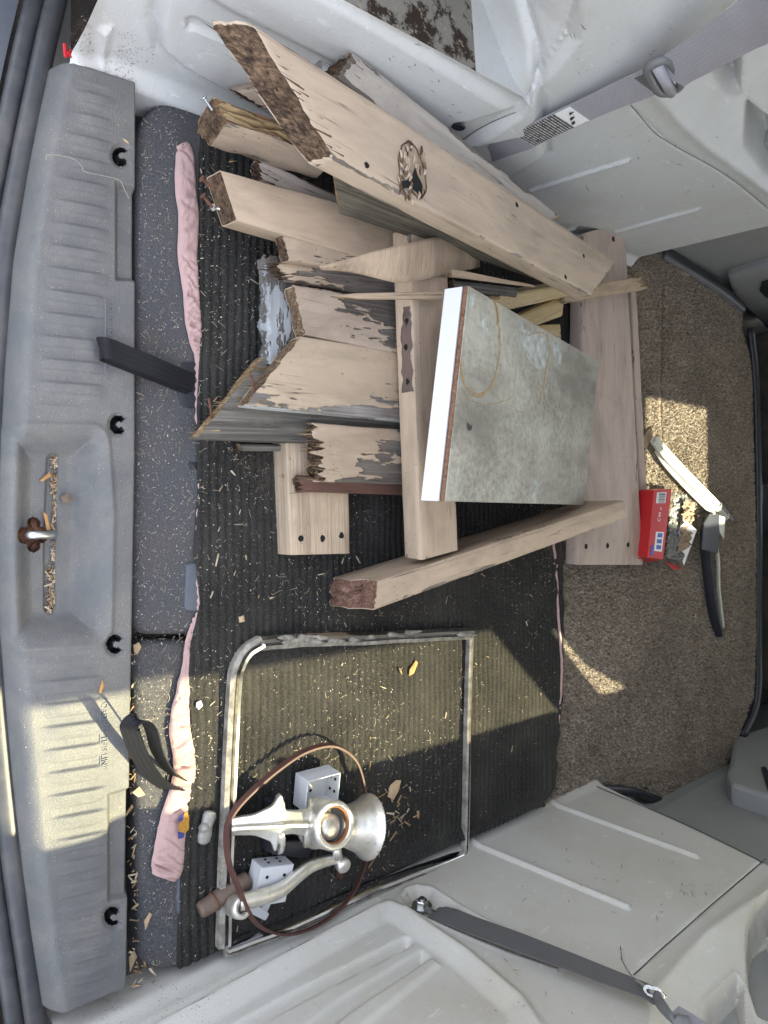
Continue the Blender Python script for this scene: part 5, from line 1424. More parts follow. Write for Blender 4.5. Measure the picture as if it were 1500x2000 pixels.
# split knot on the big board: torn strips around a dark cleft
kp = round_poly([(786, 284), (800, 276), (818, 300), (830, 340), (832, 374), (818, 390), (796, 362), (782, 338), (778, 310)], 9, 4)
kc = surf(big, 805, 334, 0.0005); kv = [surf(big, a + 2.5 * mnoise.noise(Vector((a * .2, b * .2, 1))), b + 2.5 * mnoise.noise(Vector((a * .2, b * .2, 5))), 0.0005) for a, b in kp]
KV = [*kv, *[kc + (p - kc) * 0.72 + Vector((0, 0, 0.0012)) for p in kv], *[kc + (p - kc) * 0.35 + Vector((0, 0, 0.0002)) for p in kv]]; nk = len(kv)
KF = [(i, (i + 1) % nk, nk + (i + 1) % nk, nk + i) for i in range(nk)] + [(nk + i, nk + (i + 1) % nk, 2 * nk + (i + 1) % nk, 2 * nk + i) for i in range(nk)] + [tuple(range(2 * nk, 3 * nk))]
link('split_knot', mesh_from(KV, KF), WKN, big)
rl = [kc + (p - kc) * 1.03 for p in kv]
V, F = tube(rl, [0.0011] * len(rl), 6, closed=True); link('knot_rim', mesh_from(V, F), EG[1], big)
cleft = [(811, 326), (815, 340), (822, 354), (830, 374), (824, 388), (812, 374), (800, 366), (786, 368), (780, 354), (794, 352), (804, 346)]
link('knot_cleft', mesh_from([surf(big, a, b, 0.0024) for a, b in cleft], [tuple(range(len(cleft)))]), M['black_hole'], big)
rng = random.Random(5)
bpos = lambda px, py: surf(big, px, py, 0.0012)
for k in range(44):
    a0 = rng.uniform(0, 6.28)
    rr0 = rng.choice([rng.uniform(.3, .8), rng.uniform(.85, 1.1)])
    cx, cy = 805 + 25 * math.cos(a0) * rr0, 335 + 54 * math.sin(a0) * rr0
    dx, dy = rng.uniform(-6, 6), rng.uniform(10, 26)
    p0, p1 = bpos(cx - dx / 2, cy - dy / 2), bpos(cx + dx / 2, cy + dy / 2)
    pm = (p0 + p1) / 2 + Vector((0, 0, rng.uniform(0.0005, 0.004)))
    V, F = tube(catmull([p0, pm, p1], 7), [0.0006, 0.0016, 0.0022, 0.0024, 0.0020, 0.0014, 0.0005], 5, flat=0.5)
    link('torn_fibre', mesh_from(V, F), rng.choice([W1, W1, WKN, EG[0], EG[1]]), big)
# screws in the rail and the split beam
def screw(p0, p1, parent, r=0.0024, head=0.0048, mat='steel'):
    mw = axis_matrix(p0, p1); L = (p1 - p0).length
    prof = [(0.0003, 0.0)]
    k = 0.0
    while k < L - 0.004:
        prof += [(r * 0.75, k), (r, k + 0.0006)]; k += 0.0016
    prof += [(r * 0.75, L - 0.003), (head, L - 0.0012), (head * 0.95, L - 0.0002), (head * 0.5, L), (0.0003, L)]
    V, F = lathe(prof, 12)
    return link('screw', mesh_from(V, F), M[mat], parent, mw=mw)
screw(P(415, 215, .115), P(397, 189, .118), spl)
screw(P(420, 372, .10), P(393, 348, .103), rail, mat='rust_dark')
screw(P(415, 405, .095), P(395, 381, .098), rail, mat='rust_dark')
screw(P(428, 408, .088), P(416, 405, .092), rail)
for px0, py0, px1, py1, z0 in ((414, 818, 408, 778, .045), (500, 772, 488, 726, .082)):
    g = by['grey weathered board with a pointed mitred end and rusty nails, lowest of the mitred pair']
    screw(P(px0, py0, z0), P(px1, py1, z0 + 0.012), g, 0.002, 0.0022, 'rust_dark')
# bare patch with screw holes on the post's side
pd = [PY(a, b, 0) for a, b in ()]
yside = P(812, 680, .150).y
def post_pt(px, py):
    # near side face of the post: plane through its two near top corners, vertical
    a, b = P(800, 446, .168), P(822, 1094, .125); n = (b - a).cross(Vector((0, 0, 1))).normalized()
    q = on_plane(px, py, a, n); return q - n * 0.0008 if n.y > 0 else q + n * 0.0008
patch = [(789, 600), (803, 598), (806, 640), (804, 700), (806, 764), (787, 768), (785, 700), (786, 640)]
V = []
for i in range(len(patch)):
    a, b = patch[i], patch[(i + 1) % len(patch)]
    for k in range(5):
        f = k / 5; V.append(post_pt(a[0] + (b[0] - a[0]) * f + random.uniform(-3, 3), a[1] + (b[1] - a[1]) * f))
WPATCH = wood('bare_brown_patch', (0.14, 0.10, 0.085), 0.4, bare=(0.15, 0.12, 0.105), seed=25.0)
link('bare_patch', mesh_from(V, [tuple(range(len(V)))]), WPATCH, post)
for a, b in ((794, 678), (797, 745), (796, 628)):
    V = [post_pt(a + random.uniform(2, 4.5) * math.cos(k * .63), b + random.uniform(4, 8) * math.sin(k * .63)) + Vector((0, -0.0008, 0)) for k in range(10)]
    link('screw_hole', mesh_from(V, [tuple(range(10))]), M['black_hole'], post)

# ------------------------------------------------------------------ stained white shelf
sc = [P(916, 559, .262), P(870, 979, .262), P(1172, 706, .105), P(1138, 986, .105)]
A = (sc[0] + sc[1]) / 2; B = (sc[2] + sc[3]) / 2
X = (B - A).normalized(); Yv = (sc[1] - sc[0]); Yv = (Yv - X * Yv.dot(X)).normalized(); Z = X.cross(Yv)
if Z.z < 0: Z = -Z
Yl = Z.cross(X); C = (A + B) / 2
mw = Matrix(((X.x, Yl.x, Z.x, C.x), (X.y, Yl.y, Z.y, C.y), (X.z, Yl.z, Z.z, C.z), (0, 0, 0, 1)))
inv = mw.inverted(); l = [inv @ p for p in sc]
shelf = empty('shelf_panel', C, 'white laminated shelf panel with a grimy stained face and coffee rings, leaning on the pile', 'shelf')
shelf.matrix_world = mw
def sh_prism(name, pl, z0, z1, mat, bev=0.0):
    o = link(name, prism_mesh(pl, z0, z1, bev), mat); o.parent = shelf; return o
order = [l[0], l[1], l[3], l[2]]
pl = [(p.x, p.y) for p in order]
TH = 0.040
sh_prism('stained_face', pl, -0.0016, 0.0, M['lam_stain'])
ins = [(p[0] + (0.0015 if i < 2 else -0.001), p[1]) for i, p in enumerate(pl)]
sh_prism('particle_core', ins, -TH, -0.0017, M['particle'])
e0_, e1_ = l[0], l[1]
for nm, zz0, zz1, mt, off in (('white_edge_band', -TH + 0.003, -0.0095, M['white_lam'], 0.0028),):
    q = [(e0_.x - off, e0_.y), (e1_.x - off, e1_.y), (e1_.x + 0.001, e1_.y), (e0_.x + 0.001, e0_.y)]
    sh_prism(nm, q, zz0, zz1, mt, 0.0004)
# chipped particle edge
Vv = []; Ff = []
for i in range(81):
    f = i / 80; p = e0_.lerp(e1_, f)
    for k in range(3):
        j = 0.0012 * mnoise.noise(Vector((i * 0.5, k * 2.0, 3)))
        Vv.append((p.x - 0.0008 + j - 0.0004 * k, p.y, -0.0016 - 0.0026 * k + 0.0008 * mnoise.noise(Vector((i * 0.7, k, 9)))))
for i in range(80):
    for k in range(2): Ff.append((i * 3 + k, i * 3 + k + 1, i * 3 + k + 4, i * 3 + k + 3))
o = link('chipped_edge', mesh_from(Vv, Ff), M['particle']); o.parent = shelf
# dried coffee rings and runs lying on the face
def shp(px, py): 
    q = on_plane(px, py, C, Z); return inv @ q
def stain(pix, w, name='coffee_ring'):
    path = catmull([shp(a, b) for a, b in pix], 70)
    V = []; F = []
    for i, (p, t_, s_, u_) in enumerate(frames(path, (0, 0, 1))):
        ww = w * (0.6 + 0.7 * abs(mnoise.noise(Vector((i * 0.17, w * 900, 2)))))
        V += [Vector((p.x + s_.x * ww, p.y + s_.y * ww, 0.0006)), Vector((p.x - s_.x * ww, p.y - s_.y * ww, 0.0006))]
    for i in range(69): F.append((2 * i, 2 * i + 1, 2 * i + 3, 2 * i + 2))
    o = link(name, mesh_from(V, F), M['coffee']); o.parent = shelf
stain([(966, 585), (974, 640), (975, 690), (965, 740), (946, 768), (925, 770), (905, 745), (898, 705)], 0.0040)
stain([(964, 588), (972, 610), (970, 636)], 0.0045)
stain([(1068, 650), (1072, 690), (1066, 720), (1060, 760), (1052, 790)], 0.0034, 'coffee_run')
stain([(1030, 656), (1048, 650), (1062, 652), (1074, 680), (1080, 712)], 0.0012, 'coffee_run')
stain([(898, 758), (920, 782), (950, 790), (975, 786), (1000, 772), (1006, 730), (1016, 690)], 0.0007, 'hairline_crack')
stain([(1000, 775), (1006, 800), (1020, 806)], 0.0006, 'hairline_crack')
V = [shp(a, b) + Vector((0, 0, 0.0008)) for a, b in ((913, 824), (919, 834), (921, 826), (921, 838), (915, 842), (912, 836))]
o = link('dark_chip', mesh_from(V, [tuple(range(6))]), M['black_print']); o.parent = shelf

# clean patches where the grime was wiped or ran off
def clean(pix, nm='clean_patch'):
    c = round_poly([tuple(shp(a, b).xy) for a, b in pix], 0.012, 5)
    V = [Vector((x + 0.0015 * mnoise.noise(Vector((x * 150, y * 150, 1))), y + 0.0015 * mnoise.noise(Vector((x * 150, y * 150, 7))), 0.0004)) for x, y in c]
    o = link(nm, mesh_from(V, [tuple(range(len(V)))]), M['clean']); o.parent = shelf
clean([(1012, 642), (1046, 650), (1074, 668), (1072, 702), (1058, 724), (1040, 716), (1028, 696), (1020, 680)])
clean([(1078, 664), (1098, 676), (1096, 712), (1086, 714), (1080, 692)])
clean([(940, 612), (952, 624), (954, 652), (946, 656), (940, 636)])
clean([(1010, 622), (1022, 630), (1018, 652), (1010, 648)])
clean([(1048, 930), (1056, 928), (1050, 952), (1042, 978), (1038, 976)])
clean([(918, 566), (930, 574), (926, 596), (914, 606)])

# ------------------------------------------------------------------ metal window frame
fr_ = empty('window_frame', P(670, 1540, 0.0), 'bare chrome window frame with rounded corner lying on the black mat', 'window frame')
def sides(pix, z, n): return catmull([P(a, b, zz) for (a, b), zz in zip(pix, z)], n)
def channel(name, path, w, h, parent, up=(0, 0, 1), flip=1, mats=None):
    """bright face strip plus a dirty gasket channel beside it"""
    prof = [(-w, 0), (-w, h * 0.55), (-w * 0.55, h * 0.95), (-w * 0.1, h), (w * 0.05, h * 0.55), (w * 0.28, h * 0.5), (w * 0.38, h * 0.9), (w, h * 0.72), (w, 0)]
    prof = [(a * flip, b) for a, b in prof]
    V, F = sweep(path, prof, up)
    m = len(prof); fm = []
    for i in range(len(path) - 1):
        for k in range(m): fm.append(1 if k in (6, 7, 5, 4) else 0)
    fm += [1, 1]
    me = mesh_from(V, F, fm)
    bm = bmesh.new(); bm.from_mesh(me); bmesh.ops.recalc_face_normals(bm, faces=bm.faces); bm.to_mesh(me); bm.free()
    return auto_smooth(link(name, me, mats or [M['chrome'], M['old_gasket']], parent), 30)
wob3 = lambda path, a, sd: [p + Vector((a * mnoise.noise(Vector((i * 0.15, sd, 0))), a * mnoise.noise(Vector((i * 0.15, sd, 7))), a * 0.6 * mnoise.noise(Vector((i * 0.2, sd, 3))))) for i, p in enumerate(path)]
Z0 = 0.010
channel('left_rail', sides([(434, 1842), (438, 1700), (444, 1560), (450, 1430), (456, 1330), (462, 1300), (478, 1272), (506, 1254)], [Z0] * 8, 70), 0.0112, 0.016, fr_, flip=-1)
channel('top_rail', wob3(sides([(504, 1255), (560, 1250), (640, 1247), (760, 1243), (860, 1238), (914, 1236)], [Z0, .012, .016, .016, .014, .012], 60), 0.0016, 2.0), 0.0105, 0.017, fr_, flip=1, mats=[M['chrome'], M['old_gasket']])
channel('right_rail', sides([(914, 1240), (911, 1330), (908, 1450), (906, 1560), (904, 1640), (902, 1668)], [Z0] * 6, 50), 0.0052, 0.014, fr_, flip=1)
channel('bottom_rail', wob3(sides([(902, 1666), (880, 1676), (780, 1712), (680, 1752), (560, 1806), (480, 1836), (436, 1852)], [Z0] * 7, 60), 0.0014, 5.0), 0.0088, 0.018, fr_, flip=-1)
# old sealant left on the top rail and loose flakes
rng = random.Random(12)
for k in range(16):
    px_ = rng.uniform(540, 900); py_ = 1252 - (px_ - 500) * 0.035 + rng.uniform(-9, 7)
    pth = catmull([P(px_, py_, .030), P(px_ + rng.uniform(8, 20), py_ + rng.uniform(-3, 3), .034), P(px_ + rng.uniform(24, 46), py_ + rng.uniform(-4, 3), .030)], 8)
    V, F = tube(pth, [0.001, 0.003, 0.0036, 0.004, 0.0034, 0.003, 0.002, 0.0008], 6, flat=0.5)
    link('old_sealant', mesh_from(V, F), M['old_gasket'], fr_)

# ------------------------------------------------------------------ rusty hoop resting on the things inside the frame
hp = [(640, 1457), (672, 1466), (697, 1492), (711, 1540), (719, 1600), (718, 1650), (708, 1700), (690, 1740), (660, 1778), (620, 1806), (576, 1822), (540, 1822), (506, 1806), (484, 1776), (466, 1730), (450, 1690), (444, 1650), (446, 1612), (462, 1580), (500, 1540), (548, 1500), (594, 1470)]
hz = [.034, .034, .034, .034, .034, .032, .03, .03, .032, .034, .036, .04, .05, .058, .056, .048, .040, .034, .030, .030, .030, .032]
pp = [P(a, b, z) for (a, b), z in zip(hp, hz)]
m_ = len(pp); loop = []
for i in range(m_):
    a, b, c, d = pp[i - 1], pp[i], pp[(i + 1) % m_], pp[(i + 2) % m_]
    for k in range(8):
        f = k / 8
        loop.append(0.5 * ((2 * b) + (c - a) * f + (2 * a - 5 * b + 4 * c - d) * f * f + (3 * b - a - 3 * c + d) * f ** 3))
cen = sum(loop, Vector()) / len(loop)
V = []; F = []; n = len(loop)
for i, p in enumerate(loop):
    out = (p - cen); out.z = 0; out.normalize()
    for a, b in ((-0.0012, 0.0045), (0.0012, 0.0045), (0.0030, -0.0045), (0.0006, -0.0045)): V.append(p + out * a * 1.4 + Vector((0, 0, b)))
for i in range(n):
    j = (i + 1) % n
    for k in range(4): F.append((i * 4 + k, i * 4 + (k + 1) % 4, j * 4 + (k + 1) % 4, j * 4 + k))
link('metal_hoop', mesh_from(V, F), M['rust'], label='thin rusty brown metal hoop lying around the meat grinder', cat='hoop')

# ------------------------------------------------------------------ meat grinder
gr = empty('meat_grinder', P(620, 1612, 0.0), 'silvery cast meat grinder with flared hopper lying inside the metal frame', 'meat grinder')
GV = []; GF = []
def add(V, F, mw=None):
    b = len(GV)
    for v in V: GV.append((mw @ Vector(v)) if mw is not None else Vector(v))
    for f in F: GF.append(tuple(i + b for i in f))
b0 = P(612, 1607, .030); b1 = P(656, 1612, .088)
axb = (b1 - b0); Lb = axb.length
mB = axis_matrix(b0, b1)
# hollow barrel: closed outline, outer wall, lip, inner wall, bottom
V, F = lathe([(0.0005, 0.0), (0.030, 0.0), (0.036, 0.006), (0.037, 0.012), (0.035, 0.016), (0.035, Lb - 0.014), (0.036, Lb - 0.006), (0.034, Lb), (0.0275, Lb), (0.0262, Lb - 0.003), (0.0262, 0.016), (0.0005, 0.016)], 48)
add(V, F, mB)
# flared hopper seen from the side, hollow
h0 = P(652, 1613, .052); h1 = P(717, 1614, .058)
mH = axis_matrix(h0, h1); LH = (h1 - h0).length
V, F = lathe([(0.0005, 0.0), (0.030, 0.0), (0.031, LH * 0.35), (0.036, LH * 0.6), (0.043, LH * 0.85), (0.051, LH), (0.0485, LH + 0.001), (0.040, LH * 0.83), (0.033, LH * 0.6), (0.026, LH * 0.45), (0.0005, LH * 0.44)], 48)
add(V, F, mH)
# rear collar
c0_ = P(596, 1606, .034); c1_ = P(622, 1608, .046)
V, F = lathe([(0.0005, 0), (0.034, 0), (0.036, 0.004), (0.034, 0.008), (0.030, 0.012), (0.030, (c1_ - c0_).length), (0.0005, (c1_ - c0_).length)], 40)
add(V, F, axis_matrix(c0_, c1_))
# neck, clamp shoulders and tapering leg with a ridge
def solid(path, prof_fn, up=(0, 0, 1)):
    V = []; F = []; m = None
    for i, (p, t_, s_, u_) in enumerate(frames(path, up)):
        pr = prof_fn(i / (len(path) - 1)); m = len(pr)
        for a, b in pr: V.append(p + s_ * a + u_ * b)
    n = len(path)
    for i in range(n - 1):
        for k in range(m): F.append((i * m + k, i * m + (k + 1) % m, (i + 1) * m + (k + 1) % m, (i + 1) * m + k))
    F.append(tuple(range(m))[::-1]); F.append(tuple((n - 1) * m + k for k in range(m)))
    add(V, F)
legp = catmull([P(640, 1611, .060), P(600, 1608, .062), P(560, 1608, .064), P(545, 1609, .064), P(520, 1611, .058), P(490, 1613, .048), P(452, 1616, .036)], 60)
def leg_prof(f):
    # half width along the neck, wide at the clamp shoulder, tapering to the foot
    w = float(np.interp(f, [0, .25, .38, .45, .50, .53, .60, .8, 1.0], [.024, .016, .018, .030, .041, .038, .025, .015, .012]))
    h = float(np.interp(f, [0, .4, .5, .6, 1.0], [.012, .010, .013, .010, .008]))
    return [(-w, -h), (w, -h), (w, -h * 0.1), (0.0045, h * 0.45), (0.003, h * 1.1), (-0.003, h * 1.1), (-0.0045, h * 0.45), (-w, -h * 0.1)]
solid(legp, leg_prof)
# jaw arms curling down from the shoulder
for sgn in (-1, 1):
    a = P(548, 1610 + sgn * 34, .058)
    solid(catmull([P(548, 1610 + sgn * 18, .062), P(548, 1610 + sgn * 36, .058), P(546, 1610 + sgn * 46, .046), P(544, 1610 + sgn * 48, .024)], 16), lambda f: [(-.008, -.004), (.008, -.004), (.008, .004), (-.008, .004)], up=(0, 1, 0))
me = mesh_from(GV, GF)
body = link('cast_body', me, M['cast'], gr)
rm = body.modifiers.new('fuse', 'REMESH'); rm.mode = 'VOXEL'; rm.voxel_size = 0.0014
sm = body.modifiers.new('soften', 'SMOOTH'); sm.factor = 0.5; sm.iterations = 5
dg = bpy.context.evaluated_depsgraph_get(); me2 = bpy.data.meshes.new_from_object(body.evaluated_get(dg))
body.modifiers.clear(); body.data = me2
me2.polygons.foreach_set('use_smooth', [True] * len(me2.polygons))
# rust-stained seat inside the mouth, and the smooth auger
V, F = lathe([(0.0268, Lb - 0.006), (0.0262, Lb - 0.003), (0.0246, Lb - 0.004), (0.0246, Lb - 0.012), (0.0265, Lb - 0.012)], 40, closed=True)
link('rusty_mouth_ring', mesh_from(V, F), M['hopper_rust'], gr, mw=mB, smooth=True)
V, F = lathe([(0.0005, 0.014), (0.020, 0.014), (0.021, 0.022), (0.018, 0.034), (0.019, Lb - 0.016), (0.012, Lb - 0.012), (0.0005, Lb - 0.011)], 32)
link('auger', mesh_from(V, F), M['cast'], gr, mw=mB @ Matrix.Translation((0.0, 0.003, 0)), smooth=True)
# clamp pads
for pix in ([(526, 1564), (546, 1560), (548, 1584), (528, 1586)], [(522, 1634), (546, 1634), (546, 1664), (524, 1664)]):
    auto_smooth(link('clamp_pad', prism_mesh(round_poly([xy(a, b, .03) for a, b in pix], 0.004, 3), 0.012, 0.042, 0.002), M['black_plastic'], gr))
auto_smooth(link('clamp_foot', prism_mesh(round_poly([xy(a, b, .012) for a, b in [(536, 1640), (610, 1632), (604, 1660), (588, 1672), (542, 1668)]], 0.006, 4), 0.006, 0.022, 0.003), M['black_plastic'], gr))
V, F = tube([P(656, 1650, .052), P(660, 1676, .052)], 0.0075, 14); link('shaft_stub', mesh_from(V, F), M['cast'], gr, smooth=True)

# crank lying beside it
ck = empty('crank_handle', P(560, 1730, 0.0), 'curved silvery crank arm lying across the lower white electrical box', 'crank')
arm = catmull([P(468, 1762, .050), P(510, 1752, .054), P(548, 1738, .054), P(580, 1712, .050), P(606, 1693, .046), P(636, 1682, .044), P(662, 1677, .044)], 60)
rad = [float(np.interp(i / 59, [0, .3, .6, 1], [.0125, .0115, .0105, .0075])) for i in range(60)]
V, F = tube(arm, rad, 14, flat=0.75); link('crank_arm', mesh_from(V, F), M['cast'], ck, smooth=True)
hb = P(456, 1768, .032)
V, F = lathe([(0.0088, 0.002), (0.015, 0.0), (0.0155, 0.006), (0.0155, 0.012), (0.0162, 0.014), (0.0155, 0.024), (0.014, 0.026), (0.0088, 0.026)], 30, closed=True)
link('crank_hub', mesh_from(V, F), M['cast'], ck, mw=axis_matrix(hb, hb + Vector((-0.25, 0.1, 1))), smooth=True)
V, F = lathe([(0.0005, 0.0), (0.010, 0.0), (0.0118, 0.004), (0.0118, 0.016), (0.009, 0.019), (0.0005, 0.019)], 24)
hb2 = P(662, 1680, .036)
link('crank_boss', mesh_from(V, F), M['cast'], ck, mw=axis_matrix(hb2, hb2 + Vector((0.3, 0.0, 1))), smooth=True)
V, F = tube([P(664, 1690, .034), P(664, 1712, .012)], 0.006, 12); link('handle_pin', mesh_from(V, F), M['rust_dark'], ck, smooth=True)
# wooden grip
hw_ = empty('wooden_grip', P(435, 1748, 0.0), 'round brown wooden grip poking out under the left rail of the frame', 'handle')
pth = catmull([P(389, 1779, .016), P(410, 1766, .017), P(440, 1745, .018), P(470, 1727, .020), P(486, 1716, .021)], 30)
V, F = tube(pth, [float(np.interp(i / 29, [0, .05, .4, .7, .93, 1], [.0095, .0115, .0125, .0145, .0135, .010])) for i in range(30)], 18)
link('turned_grip', mesh_from(V, F), M['handle_wood'], hw_, smooth=True)
V, F = tube(pth[9:11], 0.0135, 18); link('grip_ring', mesh_from(V, F), M['rust_dark'], hw_, smooth=True)
# wing key, dull casting left of the frame
ws = empty('thumb_screw', P(404, 1614, 0.0), 'dull grey cast thumb key lying on the mat left of the frame', 'thumb screw')
pth = catmull([P(398, 1648, .012), P(400, 1630, .013), P(404, 1612, .016), P(409, 1594, .013), P(412, 1583, .012)], 30)
V, F = tube(pth, [float(np.interp(i / 29, [0, .06, .25, .5, .75, .94, 1], [.004, .009, .0105, .0085, .0105, .0085, .004])) for i in range(30)], 16, flat=0.8)
link('wing', mesh_from(V, F), M['grey_metal'], ws, smooth=True)
V, F = tube([P(404, 1613, .014), P(396, 1618, .022)], 0.0065, 12); link('hub', mesh_from(V, F), M['grey_metal'], ws, smooth=True)

# ------------------------------------------------------------------ white steel electrical boxes, open, with punched holes
def ebox(name, o, ex, ey, ez, dims, label, holes, big):
    """open box: floor at o, walls along ex, ey, up ez; dims (a,b,c)"""
    ex, ey, ez = [Vector(v).normalized() for v in (ex, ey, ez)]
    ey = (ey - ex * ey.dot(ex)).normalized(); ez = ex.cross(ey) * (1 if ex.cross(ey).dot(ez) > 0 else -1)
    a, b, c = dims
    mw = Matrix(((ex.x, ey.x, ez.x, o.x), (ex.y, ey.y, ez.y, o.y), (ex.z, ey.z, ez.z, o.z), (0, 0, 0, 1)))
    root = empty(name, o, label, 'electrical box', 'white electrical boxes'); root.matrix_world = mw
    T = 0.0014
    def bxm(nm, x0, x1, y0, y1, z0, z1):
        q = link(nm, box_mesh(x1 - x0, y1 - y0, z1 - z0, 0.0005, 1, ((x0 + x1) / 2, (y0 + y1) / 2, (z0 + z1) / 2)), M['white_enamel']); q.parent = root; return q
    bxm('back_plate', 0, a, 0, b, 0, T)
    bxm('side_plate', 0, T, 0, b, T + 1e-4, c); bxm('side_plate', a - T, a, 0, b, T + 1e-4, c)
    bxm('side_plate', T + 1e-4, a - T - 1e-4, 0, T, T + 1e-4, c); bxm('side_plate', T + 1e-4, a - T - 1e-4, b - T, b, T + 1e-4, c)
    def hole(x, y, z, axis, r, nm='punched_hole'):
        V = []
        for k in range(14):
            an = 2 * math.pi * k / 14; p, q_ = r * math.cos(an), r * math.sin(an)
            V.append({'z': (x + p, y + q_, z), 'x': (x, y + p, z + q_), 'y': (x + p, y, z + q_)}[axis])
        W = [tuple(v[i] + (0.0009 if 'xyz'[i] == axis else 0) for i in range(3)) for v in V]
        F = [tuple(range(14)), tuple(range(27, 13, -1))] + [(k, (k + 1) % 14, 14 + (k + 1) % 14, 14 + k) for k in range(14)]
        h = link(nm, mesh_from(V + W, F), M['black_hole']); h.parent = root
    for h in holes: hole(*h)
    for h in big: hole(*h, 'knockout')
    return root
# upper box: opening towards the camera, tipped
o1 = P(572, 1570, .012); ex1 = P(648, 1548, .012) - P(572, 1570, .012); ey1 = Vector((-0.98, -0.05, 0.12)); ez1 = Vector((-0.1, -0.62, 0.75))
A1, B1, C1 = 0.062, 0.050, 0.034
ebox('electrical_box', o1, ex1, ey1, ez1, (A1, B1, C1), 'white steel electrical box lying open next to the top of the meat grinder',
     [(0.014, 0.014, 0.0016, 'z', .0024), (0.030, 0.015, 0.0016, 'z', .0024), (0.014, 0.036, 0.0016, 'z', .0024), (0.030, 0.038, 0.0016, 'z', .0024), (A1 - 0.0025, 0.016, 0.012, 'x', .0024), (A1 - 0.0025, 0.036, 0.012, 'x', .0024), (A1 - 0.0025, 0.016, 0.024, 'x', .0024), (A1 - 0.0025, 0.036, 0.024, 'x', .0024)],
     [(0.018, 0.0016, 0.018, 'y', .0075), (0.042, 0.0016, 0.018, 'y', .0075)])
# lower box: turned over, back and side showing, under the crank
o2 = P(470, 1752, .006); ex2 = P(536, 1742, .006) - P(470, 1752, .006); ey2 = Vector((-0.97, 0.18, 0.10)); 
exn = ex2.normalized(); eyn = (ey2 - exn * ey2.dot(exn)).normalized(); ezn = Vector((0.05, 0.30, -1.0))
A2, B2, C2 = 0.056, 0.056, 0.030
ebox('electrical_box', o2 + Vector((0, 0, 0.036)), ex2, ey2, ezn, (A2, B2, C2), 'white steel electrical box lying face down under the crank arm',
     [(0.012, 0.014, -0.0012, 'z', .0024), (0.042, 0.014, -0.0012, 'z', .0024), (0.012, 0.042, -0.0012, 'z', .0024), (0.042, 0.042, -0.0012, 'z', .0024), (0.018, B2 + 0.0002, 0.012, 'y', .002), (0.038, B2 + 0.0002, 0.012, 'y', .002), (0.018, B2 + 0.0002, 0.022, 'y', .002), (0.038, B2 + 0.0002, 0.022, 'y', .002)], [])
ear = empty('box_bracket', P(505, 1785, 0.0), 'small white steel bracket sticking out below the crank arm', 'bracket')
auto_smooth(link('plate', prism_mesh(round_poly([xy(a, b, .02) for a, b in [(482, 1770), (498, 1764), (528, 1786), (520, 1800), (484, 1782)]], 0.003, 3), 0.016, 0.018, 0.0005), M['white_enamel'], ear))
auto_smooth(link('tab', prism_mesh([xy(a, b, .02) for a, b in [(514, 1768), (532, 1758), (532, 1770), (520, 1796), (516, 1792)]], 0.006, 0.015, 0.0005), M['white_enamel'], ear))

# ------------------------------------------------------------------ things on the brown carpet
# red carton on its side, torn open
rb_o = P(1265, 1080, .006); rb_t = P(1284, 958, .006)
rx = empty('red_carton', P(1310, 1040, 0.0), 'torn red carton with a barcode lying on the carpet beside the pink beige plank', 'carton')
q0, q1 = P(1264, 1088, .075), P(1276, 957, .075); q2, q3 = P(1311, 955, .082), P(1294, 1092, .082)
b0_, b1_ = P(1330, 1112, .006), P(1352, 975, .006)
def plate(nm, pts, mat, th=0.0012, parent=rx):
    n_ = (Vector(pts[1]) - Vector(pts[0])).cross(Vector(pts[2]) - Vector(pts[0])).normalized()
    return panel3(nm, pts, mat, -n_, th, parent, 0.0)
plate('printed_side', [q0, q1, q2, q3], M['red_card'])
down = Vector((0, 0.010, -0.072))
plate('near_side', [q0 + down * 1.0, q1 + down, q1, q0], M['red_card'])
plate('end_flap', [q0, q3, q3 + Vector((0.012, 0.058, -0.062)), q0 + Vector((0.01, 0.012, -0.066))], M['red_card'])
plate('end_flap', [P(1296, 1096, .05), P(1316, 1112, .03), P(1330, 1112, .02), P(1326, 1106, .03)], M['red_card'])
plate('far_end', [q1, q2, q2 + Vector((-0.004, 0.05, -0.062)), q1 + Vector((0, 0.012, -0.068))], M['red_card'])
plate('torn_lining', [P(1336, 1104, .05), P(1361, 1035, .07), P(1340, 1018, .072), P(1328, 1030, .06), P(1322, 1062, .05)], M['white_card'])
# crumpled wrapping inside
def crumple(nm, pix, z, h, mat, parent, n1=26, n2=16, sd=0.0):
    c = [P(a, b, z) for a, b in pix]
    V = []
    for i in range(n1):
        for j in range(n2):
            f, g = i / (n1 - 1), j / (n2 - 1)
            p = (c[0].lerp(c[1], f)).lerp(c[3].lerp(c[2], f), g)
            k = 1.2 * abs(mnoise.noise(Vector((f * 7, g * 4, sd)))) + 0.8 * abs(mnoise.noise(Vector((f * 17, g * 9, sd + 3)))) - 0.4 * abs(mnoise.noise(Vector((f * 40, g * 22, sd + 6))))
            V.append(p + Vector((0.006 * mnoise.noise(Vector((f * 5, g * 5, sd + 9))), 0.006 * mnoise.noise(Vector((f * 5, g * 5, sd + 4))), h * k)))
    o = link(nm, mesh_np(np.array(V), grid_faces(n1, n2)), mat, parent)
    return o
crumple('grey_wrapping', [(1297, 1088), (1313, 962), (1340, 968), (1330, 1098)], .050, 0.011, M['grey_wad'], rx, 70, 40, 1.0)
crumple('kraft_wrapping', [(1322, 1080), (1332, 975), (1356, 985), (1340, 1068)], .058, 0.013, M['brown_card'], rx, 60, 34, 5.0)
